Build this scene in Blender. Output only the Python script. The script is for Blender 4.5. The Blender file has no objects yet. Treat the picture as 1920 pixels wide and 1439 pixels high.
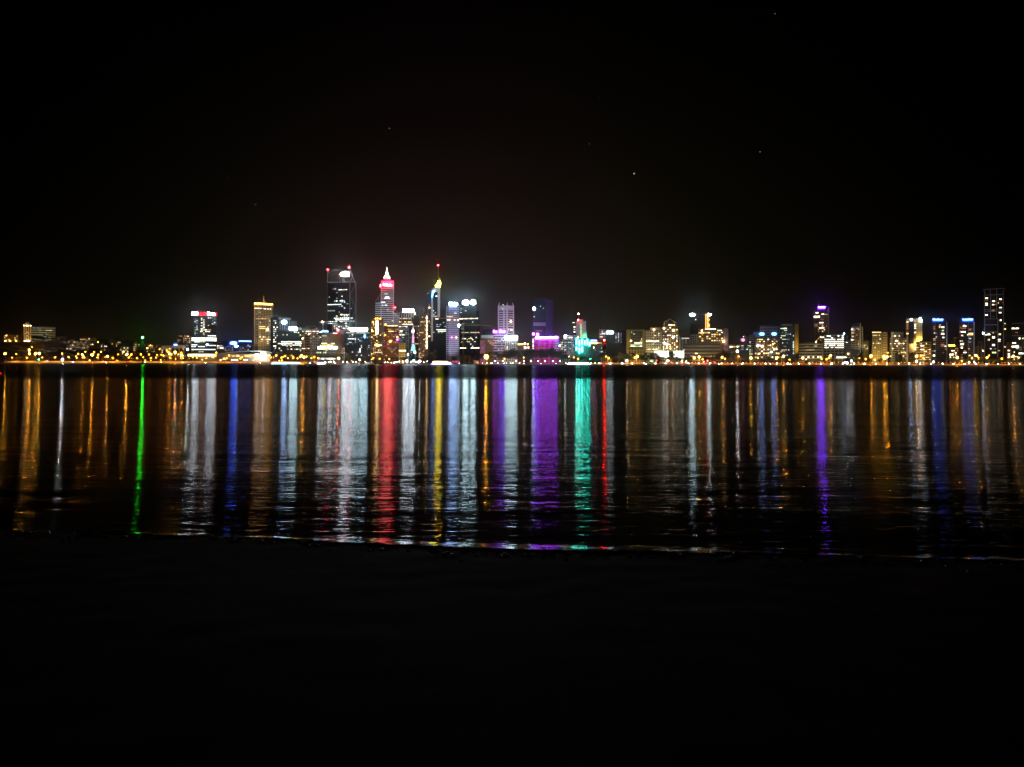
import bpy, bmesh, math, random
from mathutils import Vector, Matrix
rnd = random.Random(7)
S = bpy.context.scene
C = S.collection
# ------------------------------------------------------------------ camera
F = 1507.0; HC = 2.2; HY = 682.0; ROLL = 0.0026; CX = 960.0
cam = bpy.data.cameras.new('camera'); cam.sensor_width = 36; cam.lens = F / 1920 * 36
cam.shift_y = -(719.5 - HY) / 1920; cam.clip_end = 40000; cam.clip_start = 0.05
camo = bpy.data.objects.new('camera', cam); C.objects.link(camo)
camo.matrix_world = Matrix.Translation((0, 0, HC)) @ Matrix.Rotation(math.pi / 2, 4, 'X') @ Matrix.Rotation(ROLL, 4, 'Z')
S.camera = camo
# ------------------------------------------------------------------ world: night sky with the glow of the city low over it
w = bpy.data.worlds.new("World"); S.world = w; w.use_nodes = True
nt = w.node_tree; nt.nodes.clear()
def N(nt, t, **k):
    n = nt.nodes.new(t)
    for a, b in k.items(): setattr(n, a, b)
    return n
def M_(nt, op, a, b=None, c=None, clamp=False):
    n = nt.nodes.new('ShaderNodeMath'); n.operation = op; n.use_clamp = clamp
    for i, v in enumerate((a, b, c)):
        if v is None: continue
        if isinstance(v, (int, float)): n.inputs[i].default_value = v
        else: nt.links.new(v, n.inputs[i])
    return n.outputs[0]
tc = N(nt, 'ShaderNodeTexCoord'); sep = N(nt, 'ShaderNodeSeparateXYZ'); nt.links.new(tc.outputs['Generated'], sep.inputs[0])
el = M_(nt, 'DIVIDE', M_(nt, 'MAXIMUM', sep.outputs[2], 0.0), M_(nt, 'MAXIMUM', sep.outputs[1], 0.05))
az = M_(nt, 'DIVIDE', sep.outputs[0], M_(nt, 'MAXIMUM', sep.outputs[1], 0.05))
azc = M_(nt, 'ADD', az, 0.03)
gaz = M_(nt, 'EXPONENT', M_(nt, 'MULTIPLY', M_(nt, 'POWER', M_(nt, 'ABSOLUTE', azc), 2.0), -7.5))
gel = M_(nt, 'EXPONENT', M_(nt, 'MULTIPLY', M_(nt, 'POWER', el, 1.6), -11.5))
glow = M_(nt, 'MULTIPLY', M_(nt, 'MULTIPLY', gaz, gel), M_(nt, 'GREATER_THAN', sep.outputs[1], 0.0))
ns = N(nt, 'ShaderNodeTexNoise'); ns.inputs['Scale'].default_value = 3.0; ns.inputs['Detail'].default_value = 2; nt.links.new(tc.outputs['Generated'], ns.inputs[0])
glow = M_(nt, 'MULTIPLY', glow, M_(nt, 'MULTIPLY_ADD', ns.outputs[0], 0.5, 0.75))
mixc = N(nt, 'ShaderNodeMix', data_type='RGBA'); mixc.inputs[6].default_value = (0.0092, 0.0080, 0.0022, 1); mixc.inputs[7].default_value = (0.0185, 0.0100, 0.0078, 1)
nt.links.new(M_(nt, 'EXPONENT', M_(nt, 'MULTIPLY', M_(nt, 'POWER', M_(nt, 'ABSOLUTE', M_(nt, 'ADD', az, 0.1)), 2.0), -16.0)), mixc.inputs[0])
bg = N(nt, 'ShaderNodeBackground'); nt.links.new(mixc.outputs[2], bg.inputs[0]); nt.links.new(glow, bg.inputs[1])
sky = N(nt, 'ShaderNodeTexSky', sky_type='NISHITA'); sky.sun_disc = False; sky.sun_elevation = math.radians(-9); sky.sun_rotation = math.radians(170)
bg2 = N(nt, 'ShaderNodeBackground'); nt.links.new(sky.outputs[0], bg2.inputs[0]); bg2.inputs[1].default_value = 0.05
add = N(nt, 'ShaderNodeAddShader'); nt.links.new(bg.outputs[0], add.inputs[0]); nt.links.new(bg2.outputs[0], add.inputs[1])
ow = N(nt, 'ShaderNodeOutputWorld'); nt.links.new(add.outputs[0], ow.inputs[0])
# ------------------------------------------------------------------ dim low fill sun behind the camera, added to lift the facades
sun = bpy.data.lights.new('facade_fill_sun', 'SUN'); sun.energy = 0.14; sun.angle = math.radians(4); sun.color = (0.92, 0.95, 1.0)
suno = bpy.data.objects.new('facade_fill_sun', sun); C.objects.link(suno)
suno.rotation_euler = (math.radians(90 - .5), 0, math.radians(-12))
S.view_settings.view_transform = 'Standard'; S.view_settings.look = 'None'; S.view_settings.exposure = 0; S.view_settings.gamma = 1
S.render.engine = 'CYCLES'
cy = S.cycles
cy.use_denoising = True; cy.denoiser = 'OPENIMAGEDENOISE'; cy.use_adaptive_sampling = False
cy.max_bounces = 4; cy.diffuse_bounces = 1; cy.glossy_bounces = 2; cy.transmission_bounces = 2; cy.transparent_max_bounces = 4
cy.sample_clamp_direct = 0; cy.sample_clamp_indirect = 0; cy.use_light_tree = True; cy.caustics_reflective = True; cy.blur_glossy = 0
cy.pixel_filter_type = 'BLACKMAN_HARRIS'; cy.filter_width = 1.5
# ------------------------------------------------------------------ helpers
def dt(x, y):
    dx = x - CX; dy = HY - y
    return dx - ROLL * dy, dy + ROLL * dx
def P(x, y, Y):
    a, b = dt(x, y); return Vector((a * Y / F, Y, HC + b * Y / F))
def sm(a, b, t):
    t = min(1, max(0, (t - a) / (b - a))); return t * t * (3 - 2 * t)
HILL = [(-200, 640), (0, 643), (60, 641), (110, 641), (150, 652), (240, 657), (330, 666), (430, 681), (3000, 681)]
def hillpx(x):
    for (a, ya), (b, yb) in zip(HILL, HILL[1:]):
        if a <= x <= b: return ya + (yb - ya) * sm(0, 1, (x - a) / (b - a))
    return HILL[0][1] if x < 0 else 681
def gz(X, Y):
    x = CX + X / max(Y, 1) * F
    H = max(0.0, (680.5 - hillpx(x))) * 1850 / F
    return 1.6 + H * sm(1490, 1830, Y)
def tag(o, label=None, cat=None, group=None, kind=None):
    if label: o['label'] = label
    if cat: o['category'] = cat
    if group: o['group'] = group
    if kind: o['kind'] = kind
    return o
def empty(name, loc, rz=0):
    o = bpy.data.objects.new(name, None); C.objects.link(o); o.location = loc; o.rotation_euler = (0, 0, rz); o.empty_display_size = 1
    return o
def mk(name, bm, mat, parent=None, smooth=False):
    me = bpy.data.meshes.new(name); bmesh.ops.recalc_face_normals(bm, faces=bm.faces); bm.to_mesh(me); bm.free()
    me.materials.append(mat)
    if smooth:
        for p in me.polygons: p.use_smooth = True
    o = bpy.data.objects.new(name, me); C.objects.link(o)
    if parent: o.parent = parent
    return o
def box(bm, x0, x1, y0, y1, z0, z1):
    v = [bm.verts.new(p) for p in ((x0, y0, z0), (x1, y0, z0), (x1, y1, z0), (x0, y1, z0), (x0, y0, z1), (x1, y0, z1), (x1, y1, z1), (x0, y1, z1))]
    for f in ((0, 3, 2, 1), (4, 5, 6, 7), (0, 1, 5, 4), (1, 2, 6, 5), (2, 3, 7, 6), (3, 0, 4, 7)): bm.faces.new([v[i] for i in f])
def bar(bm, a, b, r, n=6, r2=None):
    a = Vector(a); b = Vector(b); d = (b - a); r2 = r if r2 is None else r2
    q = d.to_track_quat('Z', 'Y')
    A = [bm.verts.new(a + q @ Vector((r * math.cos(2 * math.pi * i / n), r * math.sin(2 * math.pi * i / n), 0))) for i in range(n)]
    B = [bm.verts.new(b + q @ Vector((r2 * math.cos(2 * math.pi * i / n), r2 * math.sin(2 * math.pi * i / n), 0))) for i in range(n)]
    for i in range(n): bm.faces.new((A[i], A[(i + 1) % n], B[(i + 1) % n], B[i]))
    bm.faces.new(A[::-1]); bm.faces.new(B)
def lathe(bm, prof, n=12, cx=0, cy_=0):
    rings = []
    for r, z in prof:
        rings.append([bm.verts.new((cx + r * math.cos(2 * math.pi * i / n), cy_ + r * math.sin(2 * math.pi * i / n), z)) for i in range(n)])
    for A, B in zip(rings, rings[1:]):
        for i in range(n): bm.faces.new((A[i], A[(i + 1) % n], B[(i + 1) % n], B[i]))
    bm.faces.new(rings[0][::-1]); bm.faces.new(rings[-1])
# ------------------------------------------------------------------ materials
MC = {}
def pbr(name, col, rough=0.7, noise=0.25, scale=0.4, metal=0, spec=0.3):
    if name in MC: return MC[name]
    m = bpy.data.materials.new(name); m.use_nodes = True; t = m.node_tree; b = t.nodes['Principled BSDF']
    b.inputs['Roughness'].default_value = rough; b.inputs['Metallic'].default_value = metal; b.inputs['Specular IOR Level'].default_value = spec
    tcn = N(t, 'ShaderNodeTexCoord'); no = N(t, 'ShaderNodeTexNoise'); no.inputs['Scale'].default_value = scale; no.inputs['Detail'].default_value = 4
    t.links.new(tcn.outputs['Object'], no.inputs[0])
    mx = N(t, 'ShaderNodeMix', data_type='RGBA'); mx.inputs[6].default_value = (*[c * (1 - noise) for c in col], 1); mx.inputs[7].default_value = (*[min(1, c * (1 + noise)) for c in col], 1)
    t.links.new(no.outputs[0], mx.inputs[0]); t.links.new(mx.outputs[2], b.inputs['Base Color'])
    MC[name] = m; return m
def facade(wall, glass=(0.02, 0.025, 0.03), fh=3.7, bw=4.0, band=0.4, col=0.25):
    key = ('fac', wall, glass, fh, bw, band, col)
    if key in MC: return MC[key]
    m = bpy.data.materials.new('facade'); m.use_nodes = True; t = m.node_tree; b = t.nodes['Principled BSDF']
    tcn = N(t, 'ShaderNodeTexCoord'); sp = N(t, 'ShaderNodeSeparateXYZ'); t.links.new(tcn.outputs['Object'], sp.inputs[0])
    u = M_(t, 'ADD', sp.outputs[0], sp.outputs[1])
    fz = M_(t, 'FRACT', M_(t, 'DIVIDE', sp.outputs[2], fh)); fu = M_(t, 'FRACT', M_(t, 'DIVIDE', u, bw))
    g = M_(t, 'MULTIPLY', M_(t, 'GREATER_THAN', fz, band), M_(t, 'GREATER_THAN', fu, col))
    no = N(t, 'ShaderNodeTexNoise'); no.inputs['Scale'].default_value = 0.15; no.inputs['Detail'].default_value = 5; t.links.new(tcn.outputs['Object'], no.inputs[0])
    mx = N(t, 'ShaderNodeMix', data_type='RGBA'); mx.inputs[6].default_value = (*[c * .7 for c in wall], 1); mx.inputs[7].default_value = (*[min(.9, c * 1.25) for c in wall], 1)
    t.links.new(no.outputs[0], mx.inputs[0])
    m2 = N(t, 'ShaderNodeMix', data_type='RGBA'); t.links.new(g, m2.inputs[0]); t.links.new(mx.outputs[2], m2.inputs[6]); m2.inputs[7].default_value = (*glass, 1)
    t.links.new(m2.outputs[2], b.inputs['Base Color'])
    t.links.new(M_(t, 'MULTIPLY_ADD', g, -0.45, 0.75), b.inputs['Roughness'])
    b.inputs['Specular IOR Level'].default_value = 0.3
    MC[key] = m; return m
def emi(name, col, st, samp='AUTO'):
    k = ('em', name)
    if k in MC: return MC[k]
    m = bpy.data.materials.new(name); m.use_nodes = True; t = m.node_tree; t.nodes.clear()
    e = N(t, 'ShaderNodeEmission'); e.inputs[0].default_value = (*col, 1); e.inputs[1].default_value = st
    o = N(t, 'ShaderNodeOutputMaterial'); t.links.new(e.outputs[0], o.inputs[0])
    m.cycles.emission_sampling = samp
    MC[k] = m; return m
WINC = {'w': ((1.0, .80, .52), 1.5), 'W': ((1.0, .84, .58), 4.0), 'c': ((.82, .95, 1.0), 1.1), 'C': ((.9, 1.0, .92), 3.0),
        'a': ((1.0, .58, .16), 1.0), 'A': ((1.0, .62, .2), 3.0), 'g': ((.75, 1.0, .45), 1.2), 'b': ((.25, .45, 1.0), 0.9),
        'd': ((1.0, .78, .45), 0.35), 'k': ((.6, .8, 1.0), 0.35), 'm': ((1.0, .12, .6), 1.0), 'M': ((1.0, .02, .42), .55), 't': ((.1, 1.0, .8), 1.5), 'o': ((1, .36, .14), .5)}
def wmat(k): return emi('window_light_' + {'w': 'warm', 'W': 'bright_warm', 'c': 'cool', 'C': 'bright_cool', 'a': 'amber', 'A': 'bright_amber', 'g': 'green', 'b': 'blue', 'd': 'dim', 'k': 'dim_blue', 'm': 'magenta', 'M': 'dim_magenta', 't': 'teal', 'o': 'salmon'}[k], WINC[k][0], WINC[k][1], 'NONE')
SG = {'lamp_p': ((1.0, .25, .008), 7), 'coolb': ((.7, .95, 1.0), 26), 'white': ((.80, .91, 1.0), 80), 'cool': ((.62, .92, 1.0), 80), 'blue': ((.03, .10, 1.0), 80), 'sky': ((.04, .26, 1.0), 34), 'bwhite': ((.34, .56, 1.0), 95), 'red': ((1.0, .008, .02), 3), 'redw': ((1.0, .05, .08), 110), 'redb': ((1.0, .008, .03), 26), 'logo': ((1, .2, .35), 3),
      'tblue': ((.03, .10, 1.0), 18), 'tback': ((.3, .45, 1.0), 8), 'yel': ((.92, .86, .03), 55), 'purp': ((.20, .02, 1.0), 150), 'pink': ((.62, .04, .9), 70), 'teal': ((.02, .9, .66), 150), 'warm': ((1.0, .62, .24), 42), 'gold': ((1.0, .38, .04), 28),
      'lamp_o': ((1.0, .24, .006), 60), 'lamp_b': ((1.0, .36, .02), 1700), 'violet': ((.30, .10, 1.0), 95), 'lamp_w': ((1.0, .80, .54), 90), 'lamp_s': ((1.0, .72, .40), 520), 'lamp_c': ((.82, .94, 1.0), 420), 'lamp_g': ((.85, .97, 1.0), 1500), 'lamp_y': ((1.0, .34, .03), 60), 'dimred': ((1, .01, .015), 200), 'neon': ((1, .2, .03), 10), 'panel': ((1, .95, .74), 4.2), 'spire': ((1, 1, .75), 5), 'bluedim': ((.08, .2, 1.0), 20), 'led': ((.8, .9, 1), 3)}
def smat(k): return emi('light_' + k, SG[k][0], SG[k][1])
ROOF = pbr('roof_membrane', (.06, .06, .06)); METAL = pbr('painted_steel', (.35, .35, .36), .5, metal=.4); DARK = pbr('dark_steel', (.03, .03, .03), .6)
# ------------------------------------------------------------------ building machinery
UB = {}
def unit_box(mat):
    if mat.name in UB: return UB[mat.name]
    bm = bmesh.new(); box(bm, -.5, .5, -.5, .5, -.5, .5)
    me = bpy.data.meshes.new('pane'); bmesh.ops.recalc_face_normals(bm, faces=bm.faces); bm.to_mesh(me); bm.free(); me.materials.append(mat); UB[mat.name] = me
    return me
LAND = []
class Bld:
    def __init__(s, name, label, cat, x0, x1, Y, d=None, corner=None, yaw=12, base=None):
        s.x0, s.x1, s.Y = x0, x1, Y
        s.xc = (x0 + x1) / 2
        a, _ = dt(s.xc, HY); s.az = math.atan(a / F); s.R = Y / math.cos(s.az)
        X = a * Y / F; s.g = gz(X, Y) - .5 if base is None else base
        s.root = empty(name, (X, Y, s.g), -s.az); tag(s.root, label, cat)
        wd = s.lx(x1, 0) - s.lx(x0, 0); d = d or max(14, min(34, wd * .8)); s.d = d
        if corner is None: s.front = [(x0, 0.0), (x1, 0.0)]
        else:
            t = math.tan(math.radians(yaw)) * 1.0
            s.front = [(x0, (corner - x0) / (x1 - x0) * wd * t * 2), (corner, 0.0), (x1, (x1 - corner) / (x1 - x0) * wd * t * 2)]
        s.nwin = 0; s.ztop = 15
    def lx(s, x, off):
        a, _ = dt(x, HY); return (s.R + off) * math.tan(math.atan(a / F) - s.az)
    def z(s, y, off=0, x=None):
        _, b = dt(s.xc if x is None else x, y); return HC + b * (s.Y + off) / F - s.g
    def poly(s, x0=None, x1=None, grow=0, d=None, yo=0):
        x0 = s.x0 if x0 is None else x0; x1 = s.x1 if x1 is None else x1
        pts = [(x0, s.off(x0))] + [p for p in s.front[1:-1] if x0 < p[0] < x1] + [(x1, s.off(x1))]
        fr = [(s.lx(x, o), o - grow + yo) for x, o in pts]
        dd = d or s.d; m = max(o for _, o in pts)
        back = [(fr[-1][0] - .5, m + dd + yo), (fr[0][0] + .5, m + dd + yo)]
        return fr + back
    def off(s, x):
        for (a, oa), (b, ob) in zip(s.front, s.front[1:]):
            if a <= x <= b + 1e-6: return oa + (ob - oa) * (x - a) / (b - a)
        return s.front[0][1] if x < s.front[0][0] else s.front[-1][1]
    def seg(s, x):
        for (a, oa), (b, ob) in zip(s.front, s.front[1:]):
            if a <= x <= b + 1e-6: return math.atan2(ob - oa, s.lx(b, ob) - s.lx(a, oa))
        return 0
    def prism(s, nm, mat, y_top, y_bot=None, x0=None, x1=None, grow=0, d=None, yo=0, slant=None, label=None):
        """slant: (ytop_left, ytop_right)"""
        bm = bmesh.new(); pts = s.poly(x0, x1, grow, d, yo)
        z0 = 0 if y_bot is None else s.z(y_bot)
        xs = [p[0] for p in pts]; xl, xr = min(xs), max(xs)
        def zt(px):
            if slant: t = (px - xl) / (xr - xl); return s.z(slant[0] + (slant[1] - slant[0]) * t)
            return s.z(y_top)
        A = [bm.verts.new((x, y, z0)) for x, y in pts]; B = [bm.verts.new((x, y, zt(x))) for x, y in pts]
        n = len(pts)
        for i in range(n): bm.faces.new((A[i], A[(i + 1) % n], B[(i + 1) % n], B[i]))
        bm.faces.new(A[::-1]); bm.faces.new(B)
        o = mk(nm, bm, mat, s.root)
        if label: o['label'] = label
        return o
    def slab(s, nm, mat, xa, xb, ya, yb, proud=.6, thick=1.0, parent=None):
        """a box standing proud of the front"""
        xm = (xa + xb) / 2; o = s.off(xm); ang = s.seg(xm)
        w_ = s.lx(xb, o) - s.lx(xa, o); z0, z1 = s.z(yb, x=xm), s.z(ya, x=xm)
        bm = bmesh.new(); box(bm, -w_ / 2, w_ / 2, -proud, thick - proud, -(z1 - z0) / 2, (z1 - z0) / 2)
        q = mk(nm, bm, mat, parent or s.root); q.location = (s.lx(xm, o), o, (z0 + z1) / 2); q.rotation_euler = (0, 0, ang)
        return q
    def pane(s, nm, xa, xb, ya, yb, k, proud=.12):
        xm = (xa + xb) / 2; o = s.off(xm); ang = s.seg(xm)
        w_ = s.lx(xb, o) - s.lx(xa, o); z0, z1 = s.z(yb, x=xm), s.z(ya, x=xm)
        q = bpy.data.objects.new(nm, unit_box(wmat(k))); C.objects.link(q); q.parent = s.root
        q.location = (s.lx(xm, o) + math.sin(ang) * proud, o - math.cos(ang) * proud, (z0 + z1) / 2); q.rotation_euler = (0, 0, ang)
        q.scale = (w_, .3, z1 - z0); s.nwin += 1
        return q
    def win(s, xa, xb, ya, yb, nx, ny, p, keys, fx=.7, fy=.5):
        cw = (xb - xa) / nx; ch = (yb - ya) / ny
        for j in range(ny):
            for i in range(nx):
                if s.nwin >= 98: return
                if rnd.random() > p: continue
                k = rnd.choice(keys); u = xa + (i + .5) * cw; v = ya + (j + .5) * ch
                fw = fx * rnd.uniform(.7, 1.1); fv = fy * rnd.uniform(.8, 1.1)
                s.pane('window', u - cw * fw / 2, u + cw * fw / 2, v - ch * fv / 2, v + ch * fv / 2, k)
    def rows(s, xa, xb, y, h, n, p, keys):
        cw = (xb - xa) / n
        for i in range(n):
            if s.nwin >= 98 or rnd.random() > p: continue
            s.pane('window', xa + i * cw + cw * .06, xa + (i + 1) * cw - cw * .06, y - h / 2 * rnd.uniform(.7, 1), y + h / 2, rnd.choice(keys))
    def sign(s, xa, xb, ya, yb, k, shape='box', proud=1.2, name='roof_sign', n=5):
        xm = (xa + xb) / 2; o = s.off(min(max(xm, s.x0), s.x1)); ang = s.seg(xm)
        w_ = s.lx(xb, o) - s.lx(xa, o); z0, z1 = s.z(yb, x=xm), s.z(ya, x=xm); h = z1 - z0
        bm = bmesh.new()
        if shape == 'box': box(bm, -w_ / 2, w_ / 2, -.3, .3, -h / 2, h / 2)
        elif shape == 'oval':
            n_ = 20; A = [bm.verts.new((w_ / 2 * math.cos(2 * math.pi * i / n_), -.3, h / 2 * math.sin(2 * math.pi * i / n_))) for i in range(n_)]
            B = [bm.verts.new((v.co.x, .3, v.co.z)) for v in A]
            for i in range(n_): bm.faces.new((A[i], A[(i + 1) % n_], B[(i + 1) % n_], B[i]))
            bm.faces.new(A[::-1]); bm.faces.new(B)
        elif shape == 'letters':
            r2 = random.Random(int(xa * 7)); cw = w_ / n; x = -w_ / 2
            for i in range(n):
                t = r2.choice((0, 1, 2, 3)); lo, hi = -h / 2 * (1 if i else .9), h / 2 * (1 if i == 0 else r2.choice((.55, 1, .6)))
                st = cw * .24
                box(bm, x + cw * .08, x + cw * .08 + st, -.3, .3, lo, hi)
                if t in (0, 2): box(bm, x + cw * .68, x + cw * .68 + st, -.3, .3, lo, hi)
                if t in (1, 2, 3): box(bm, x + cw * .08 + st, x + cw * .68, -.3, .3, hi - st, hi)
                if t in (0, 1, 3): box(bm, x + cw * .08 + st, x + cw * .68, -.3, .3, -st / 2, st / 2)
                if t in (1, 3): box(bm, x + cw * .08 + st, x + cw * .68, -.3, .3, lo, lo + st)
                x += cw
        q = mk(name, bm, smat(k), s.root); q.location = (s.lx(xm, o) , o - proud, (z0 + z1) / 2); q.rotation_euler = (0, 0, ang)
        return q
    def lamp(s, x, y, r, k, name='roof_light', off=None, pole=None):
        o = s.off(x) - 1.5 if off is None else off
        bm = bmesh.new(); bmesh.ops.create_icosphere(bm, subdivisions=1, radius=r)
        q = mk(name, bm, smat(k), s.root); q.location = (s.lx(x, o), o, s.z(y, x=x))
        if pole is not None:
            b2 = bmesh.new(); zt = s.z(y, x=x) - r; bar(b2, (s.lx(x, o), o, s.z(pole, x=x)), (s.lx(x, o), o, zt), .45, 6, .25)
            mk('mast', b2, METAL, s.root)
        return q
    def bars(s, nm, mat, segs, r=.8, off=0):
        bm = bmesh.new()
        for (xa, ya, xb, yb) in segs:
            bar(bm, (s.lx(xa, off), off, s.z(ya, x=xa)), (s.lx(xb, off), off, s.z(yb, x=xb)), r, 5)
        return mk(nm, bm, mat, s.root)
    def flood(s, col, power, y=None, spread=60, x=None, dist=32, h=3, aim=.45):  # unseen lamp, added to brighten the facade
        """a spot lamp before the front"""
        L = bpy.data.lights.new('facade_fill_spot', 'SPOT'); L.energy = power; L.color = col; L.spot_size = math.radians(spread * 1.6); L.spot_blend = 1; L.shadow_soft_size = 1.5
        o = bpy.data.objects.new('facade_fill_spot', L); C.objects.link(o); o.parent = s.root
        px = 0 if x is None else s.lx(x, 0); z0 = h if y is None else s.z(y); zt = s.ztop * aim if y is None else z0
        o.location = (px, -dist, z0)
        o.rotation_euler = (Vector((0, dist, zt - z0 + 1e-3))).to_track_quat('-Z', 'Y').to_euler()
def B(name, label, cat, x0, x1, ytop, Y, mat, d=None, corner=None, yaw=12, roofbox=True, short=None, **k):
    b = Bld(name, label, cat, x0, x1, Y, d, corner, yaw)
    b.ztop = b.z(ytop)
    b.prism('wall', mat, ytop)
    if short: LAND.append(((x0 + x1) / 2, short))
    wd = x1 - x0
    b.prism('parapet', k.get('para', ROOF), ytop - .7, ytop - .02, grow=.25, d=b.d + .5)
    if roofbox: b.prism('plant_room', ROOF, ytop - 2.4, ytop - .72, x0 + wd * rnd.uniform(.2, .35), x1 - wd * rnd.uniform(.2, .4), d=b.d * .5, yo=b.d * .3)
    return b
# ------------------------------------------------------------------ the setting
def grid(name, xs, ys, zf, mat, kind='structure', label=None, cat=None, uv=False):
    bm = bmesh.new(); V = [[bm.verts.new((x, y, zf(x, y))) for x in xs] for y in ys]
    for j in range(len(ys) - 1):
        for i in range(len(xs) - 1): bm.faces.new((V[j][i], V[j][i + 1], V[j + 1][i + 1], V[j + 1][i]))
    me = bpy.data.meshes.new(name); bm.to_mesh(me); bm.free(); me.materials.append(mat)
    for p in me.polygons: p.use_smooth = True
    o = bpy.data.objects.new(name, me); C.objects.link(o); tag(o, label, cat, kind=kind); return o
def lin(a, b, n): return [a + (b - a) * i / n for i in range(n + 1)]
# shore line of the near beach: s is the distance inland from the still water line
SK = .123; SN = Vector((-SK, -1.0)).normalized(); SY = 9.67
def sdist(x, y): return (Vector((x, y)) - Vector((0, SY))).dot(SN)
from mathutils import noise
def bz(x, y):
    s = sdist(x, y); q = noise.noise(Vector((x * .35, y * .35, 3.1)))
    return .075 * s + .018 * q * min(1, max(0, s + .5)) + (.012 * noise.noise(Vector((x * 2.3, y * 2.3, 0))) if s > .05 else 0)
def runup(x, y):
    t = x; return .02 + .29 * math.exp(-((t + .3) / 2.1) ** 2) * (1 + .18 * noise.noise(Vector((x * .8, 0, 0)))) + .05 * noise.noise(Vector((x * 2.1, 5, 0)))
sandm = pbr('wet_dark_sand', (.015, .013, .010), .85, .5, 9.0, spec=.03)
xs = lin(-60, -9, 24)[:-1] + lin(-9, 9, 150) + lin(9, 60, 24)[1:]
ys = lin(-30, 3, 14)[:-1] + lin(3, 7, 30)[:-1] + lin(7, 12.5, 130) + [16, 30, 60]
grid('beach', xs, ys, lambda x, y: max(bz(x, y), -3), sandm)
# river
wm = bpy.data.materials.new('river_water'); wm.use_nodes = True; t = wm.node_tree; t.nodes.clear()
WR, WRF, WAN, WNEAR = .140, .25, -.58, -.03
geo = N(t, 'ShaderNodeNewGeometry'); sp = N(t, 'ShaderNodeSeparateXYZ'); t.links.new(geo.outputs['Position'], sp.inputs[0])
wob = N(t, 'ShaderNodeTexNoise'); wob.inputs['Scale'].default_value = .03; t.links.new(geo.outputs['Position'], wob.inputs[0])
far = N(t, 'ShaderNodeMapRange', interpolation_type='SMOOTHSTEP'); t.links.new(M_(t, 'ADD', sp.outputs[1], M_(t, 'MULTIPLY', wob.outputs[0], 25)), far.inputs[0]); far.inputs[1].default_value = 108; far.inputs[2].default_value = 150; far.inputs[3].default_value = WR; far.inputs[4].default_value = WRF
nearr = N(t, 'ShaderNodeMapRange', interpolation_type='SMOOTHSTEP'); t.links.new(sp.outputs[1], nearr.inputs[0]); nearr.inputs[1].default_value = 8; nearr.inputs[2].default_value = 30; nearr.inputs[3].default_value = WNEAR; nearr.inputs[4].default_value = 0
gl = N(t, 'ShaderNodeBsdfAnisotropic', distribution='BECKMANN'); gl.inputs['Anisotropy'].default_value = WAN
t.links.new(M_(t, 'ADD', far.outputs[0], nearr.outputs[0]), gl.inputs['Roughness'])
rf = N(t, 'ShaderNodeMapRange', interpolation_type='SMOOTHSTEP'); t.links.new(M_(t, 'ADD', sp.outputs[1], M_(t, 'MULTIPLY', wob.outputs[0], 25)), rf.inputs[0]); rf.inputs[1].default_value = 108; rf.inputs[2].default_value = 160; rf.inputs[3].default_value = .5; rf.inputs[4].default_value = .2   # wave shade put into the gloss colour, darker over the far water
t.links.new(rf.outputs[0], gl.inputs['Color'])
tg = N(t, 'ShaderNodeCombineXYZ'); tg.inputs[0].default_value = 0; tg.inputs[1].default_value = 1; tg.inputs[2].default_value = 0
t.links.new(tg.outputs[0], gl.inputs['Tangent'])
def wave(sc, det, amp, rot=0):
    mp = N(t, 'ShaderNodeMapping'); mp.inputs['Scale'].default_value = sc; mp.inputs['Rotation'].default_value = (0, 0, rot); t.links.new(geo.outputs['Position'], mp.inputs[0])
    n = N(t, 'ShaderNodeTexNoise'); n.inputs['Scale'].default_value = 1.0; n.inputs['Detail'].default_value = det; n.inputs['Roughness'].default_value = .5; t.links.new(mp.outputs[0], n.inputs[0])
    return M_(t, 'MULTIPLY', n.outputs[0], amp)
hgt = M_(t, 'ADD', M_(t, 'ADD', wave((1.9, 5.5, 1), 2, .0105, .05), wave((.07, .24, 1), 2, .055, -.08)), M_(t, 'ADD', wave((5, 16, 1), 1, .0030, -.1), wave((.35, 1.3, 1), 2, .020, .12)))
bp = N(t, 'ShaderNodeBump'); bp.inputs['Distance'].default_value = 1.0; bp.inputs['Strength'].default_value = 1.0
t.links.new(hgt, bp.inputs['Height']); t.links.new(bp.outputs[0], gl.inputs['Normal'])
df = N(t, 'ShaderNodeBsdfDiffuse'); df.inputs[0].default_value = (.0015, .003, .004, 1)
fr = N(t, 'ShaderNodeFresnel'); fr.inputs['IOR'].default_value = 1.333; t.links.new(bp.outputs[0], fr.inputs['Normal'])
mxs = N(t, 'ShaderNodeMixShader'); t.links.new(fr.outputs[0], mxs.inputs[0]); t.links.new(df.outputs[0], mxs.inputs[1]); t.links.new(gl.outputs[0], mxs.inputs[2])
om = N(t, 'ShaderNodeOutputMaterial'); t.links.new(mxs.outputs[0], om.inputs[0])
def wz(x, y):
    s = sdist(x, y)
    if s < -.6: return 0
    r = runup(x, y); k = .030 + .044 * sm(-.25, .05, s)
    if s > 2.5: return bz(x, y) - .3
    z = .076 * (math.log1p(math.exp((s + .12) * 14)) / 14)          # flat river, curling up the sand in a thin sheet
    return z if s < r else bz(x, y) - .03 * (s - r) * 8 - .002
grid('river_water', lin(-4200, -60, 40)[:-1] + lin(-60, -9, 20)[:-1] + lin(-9, 9, 180) + lin(9, 60, 20)[1:] + lin(60, 4200, 40)[1:], lin(7.4, 12.5, 110)[:-1] + lin(12.5, 60, 20)[:-1] + lin(60, 400, 20)[:-1] + lin(400, 1450, 16), wz, wm)
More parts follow.
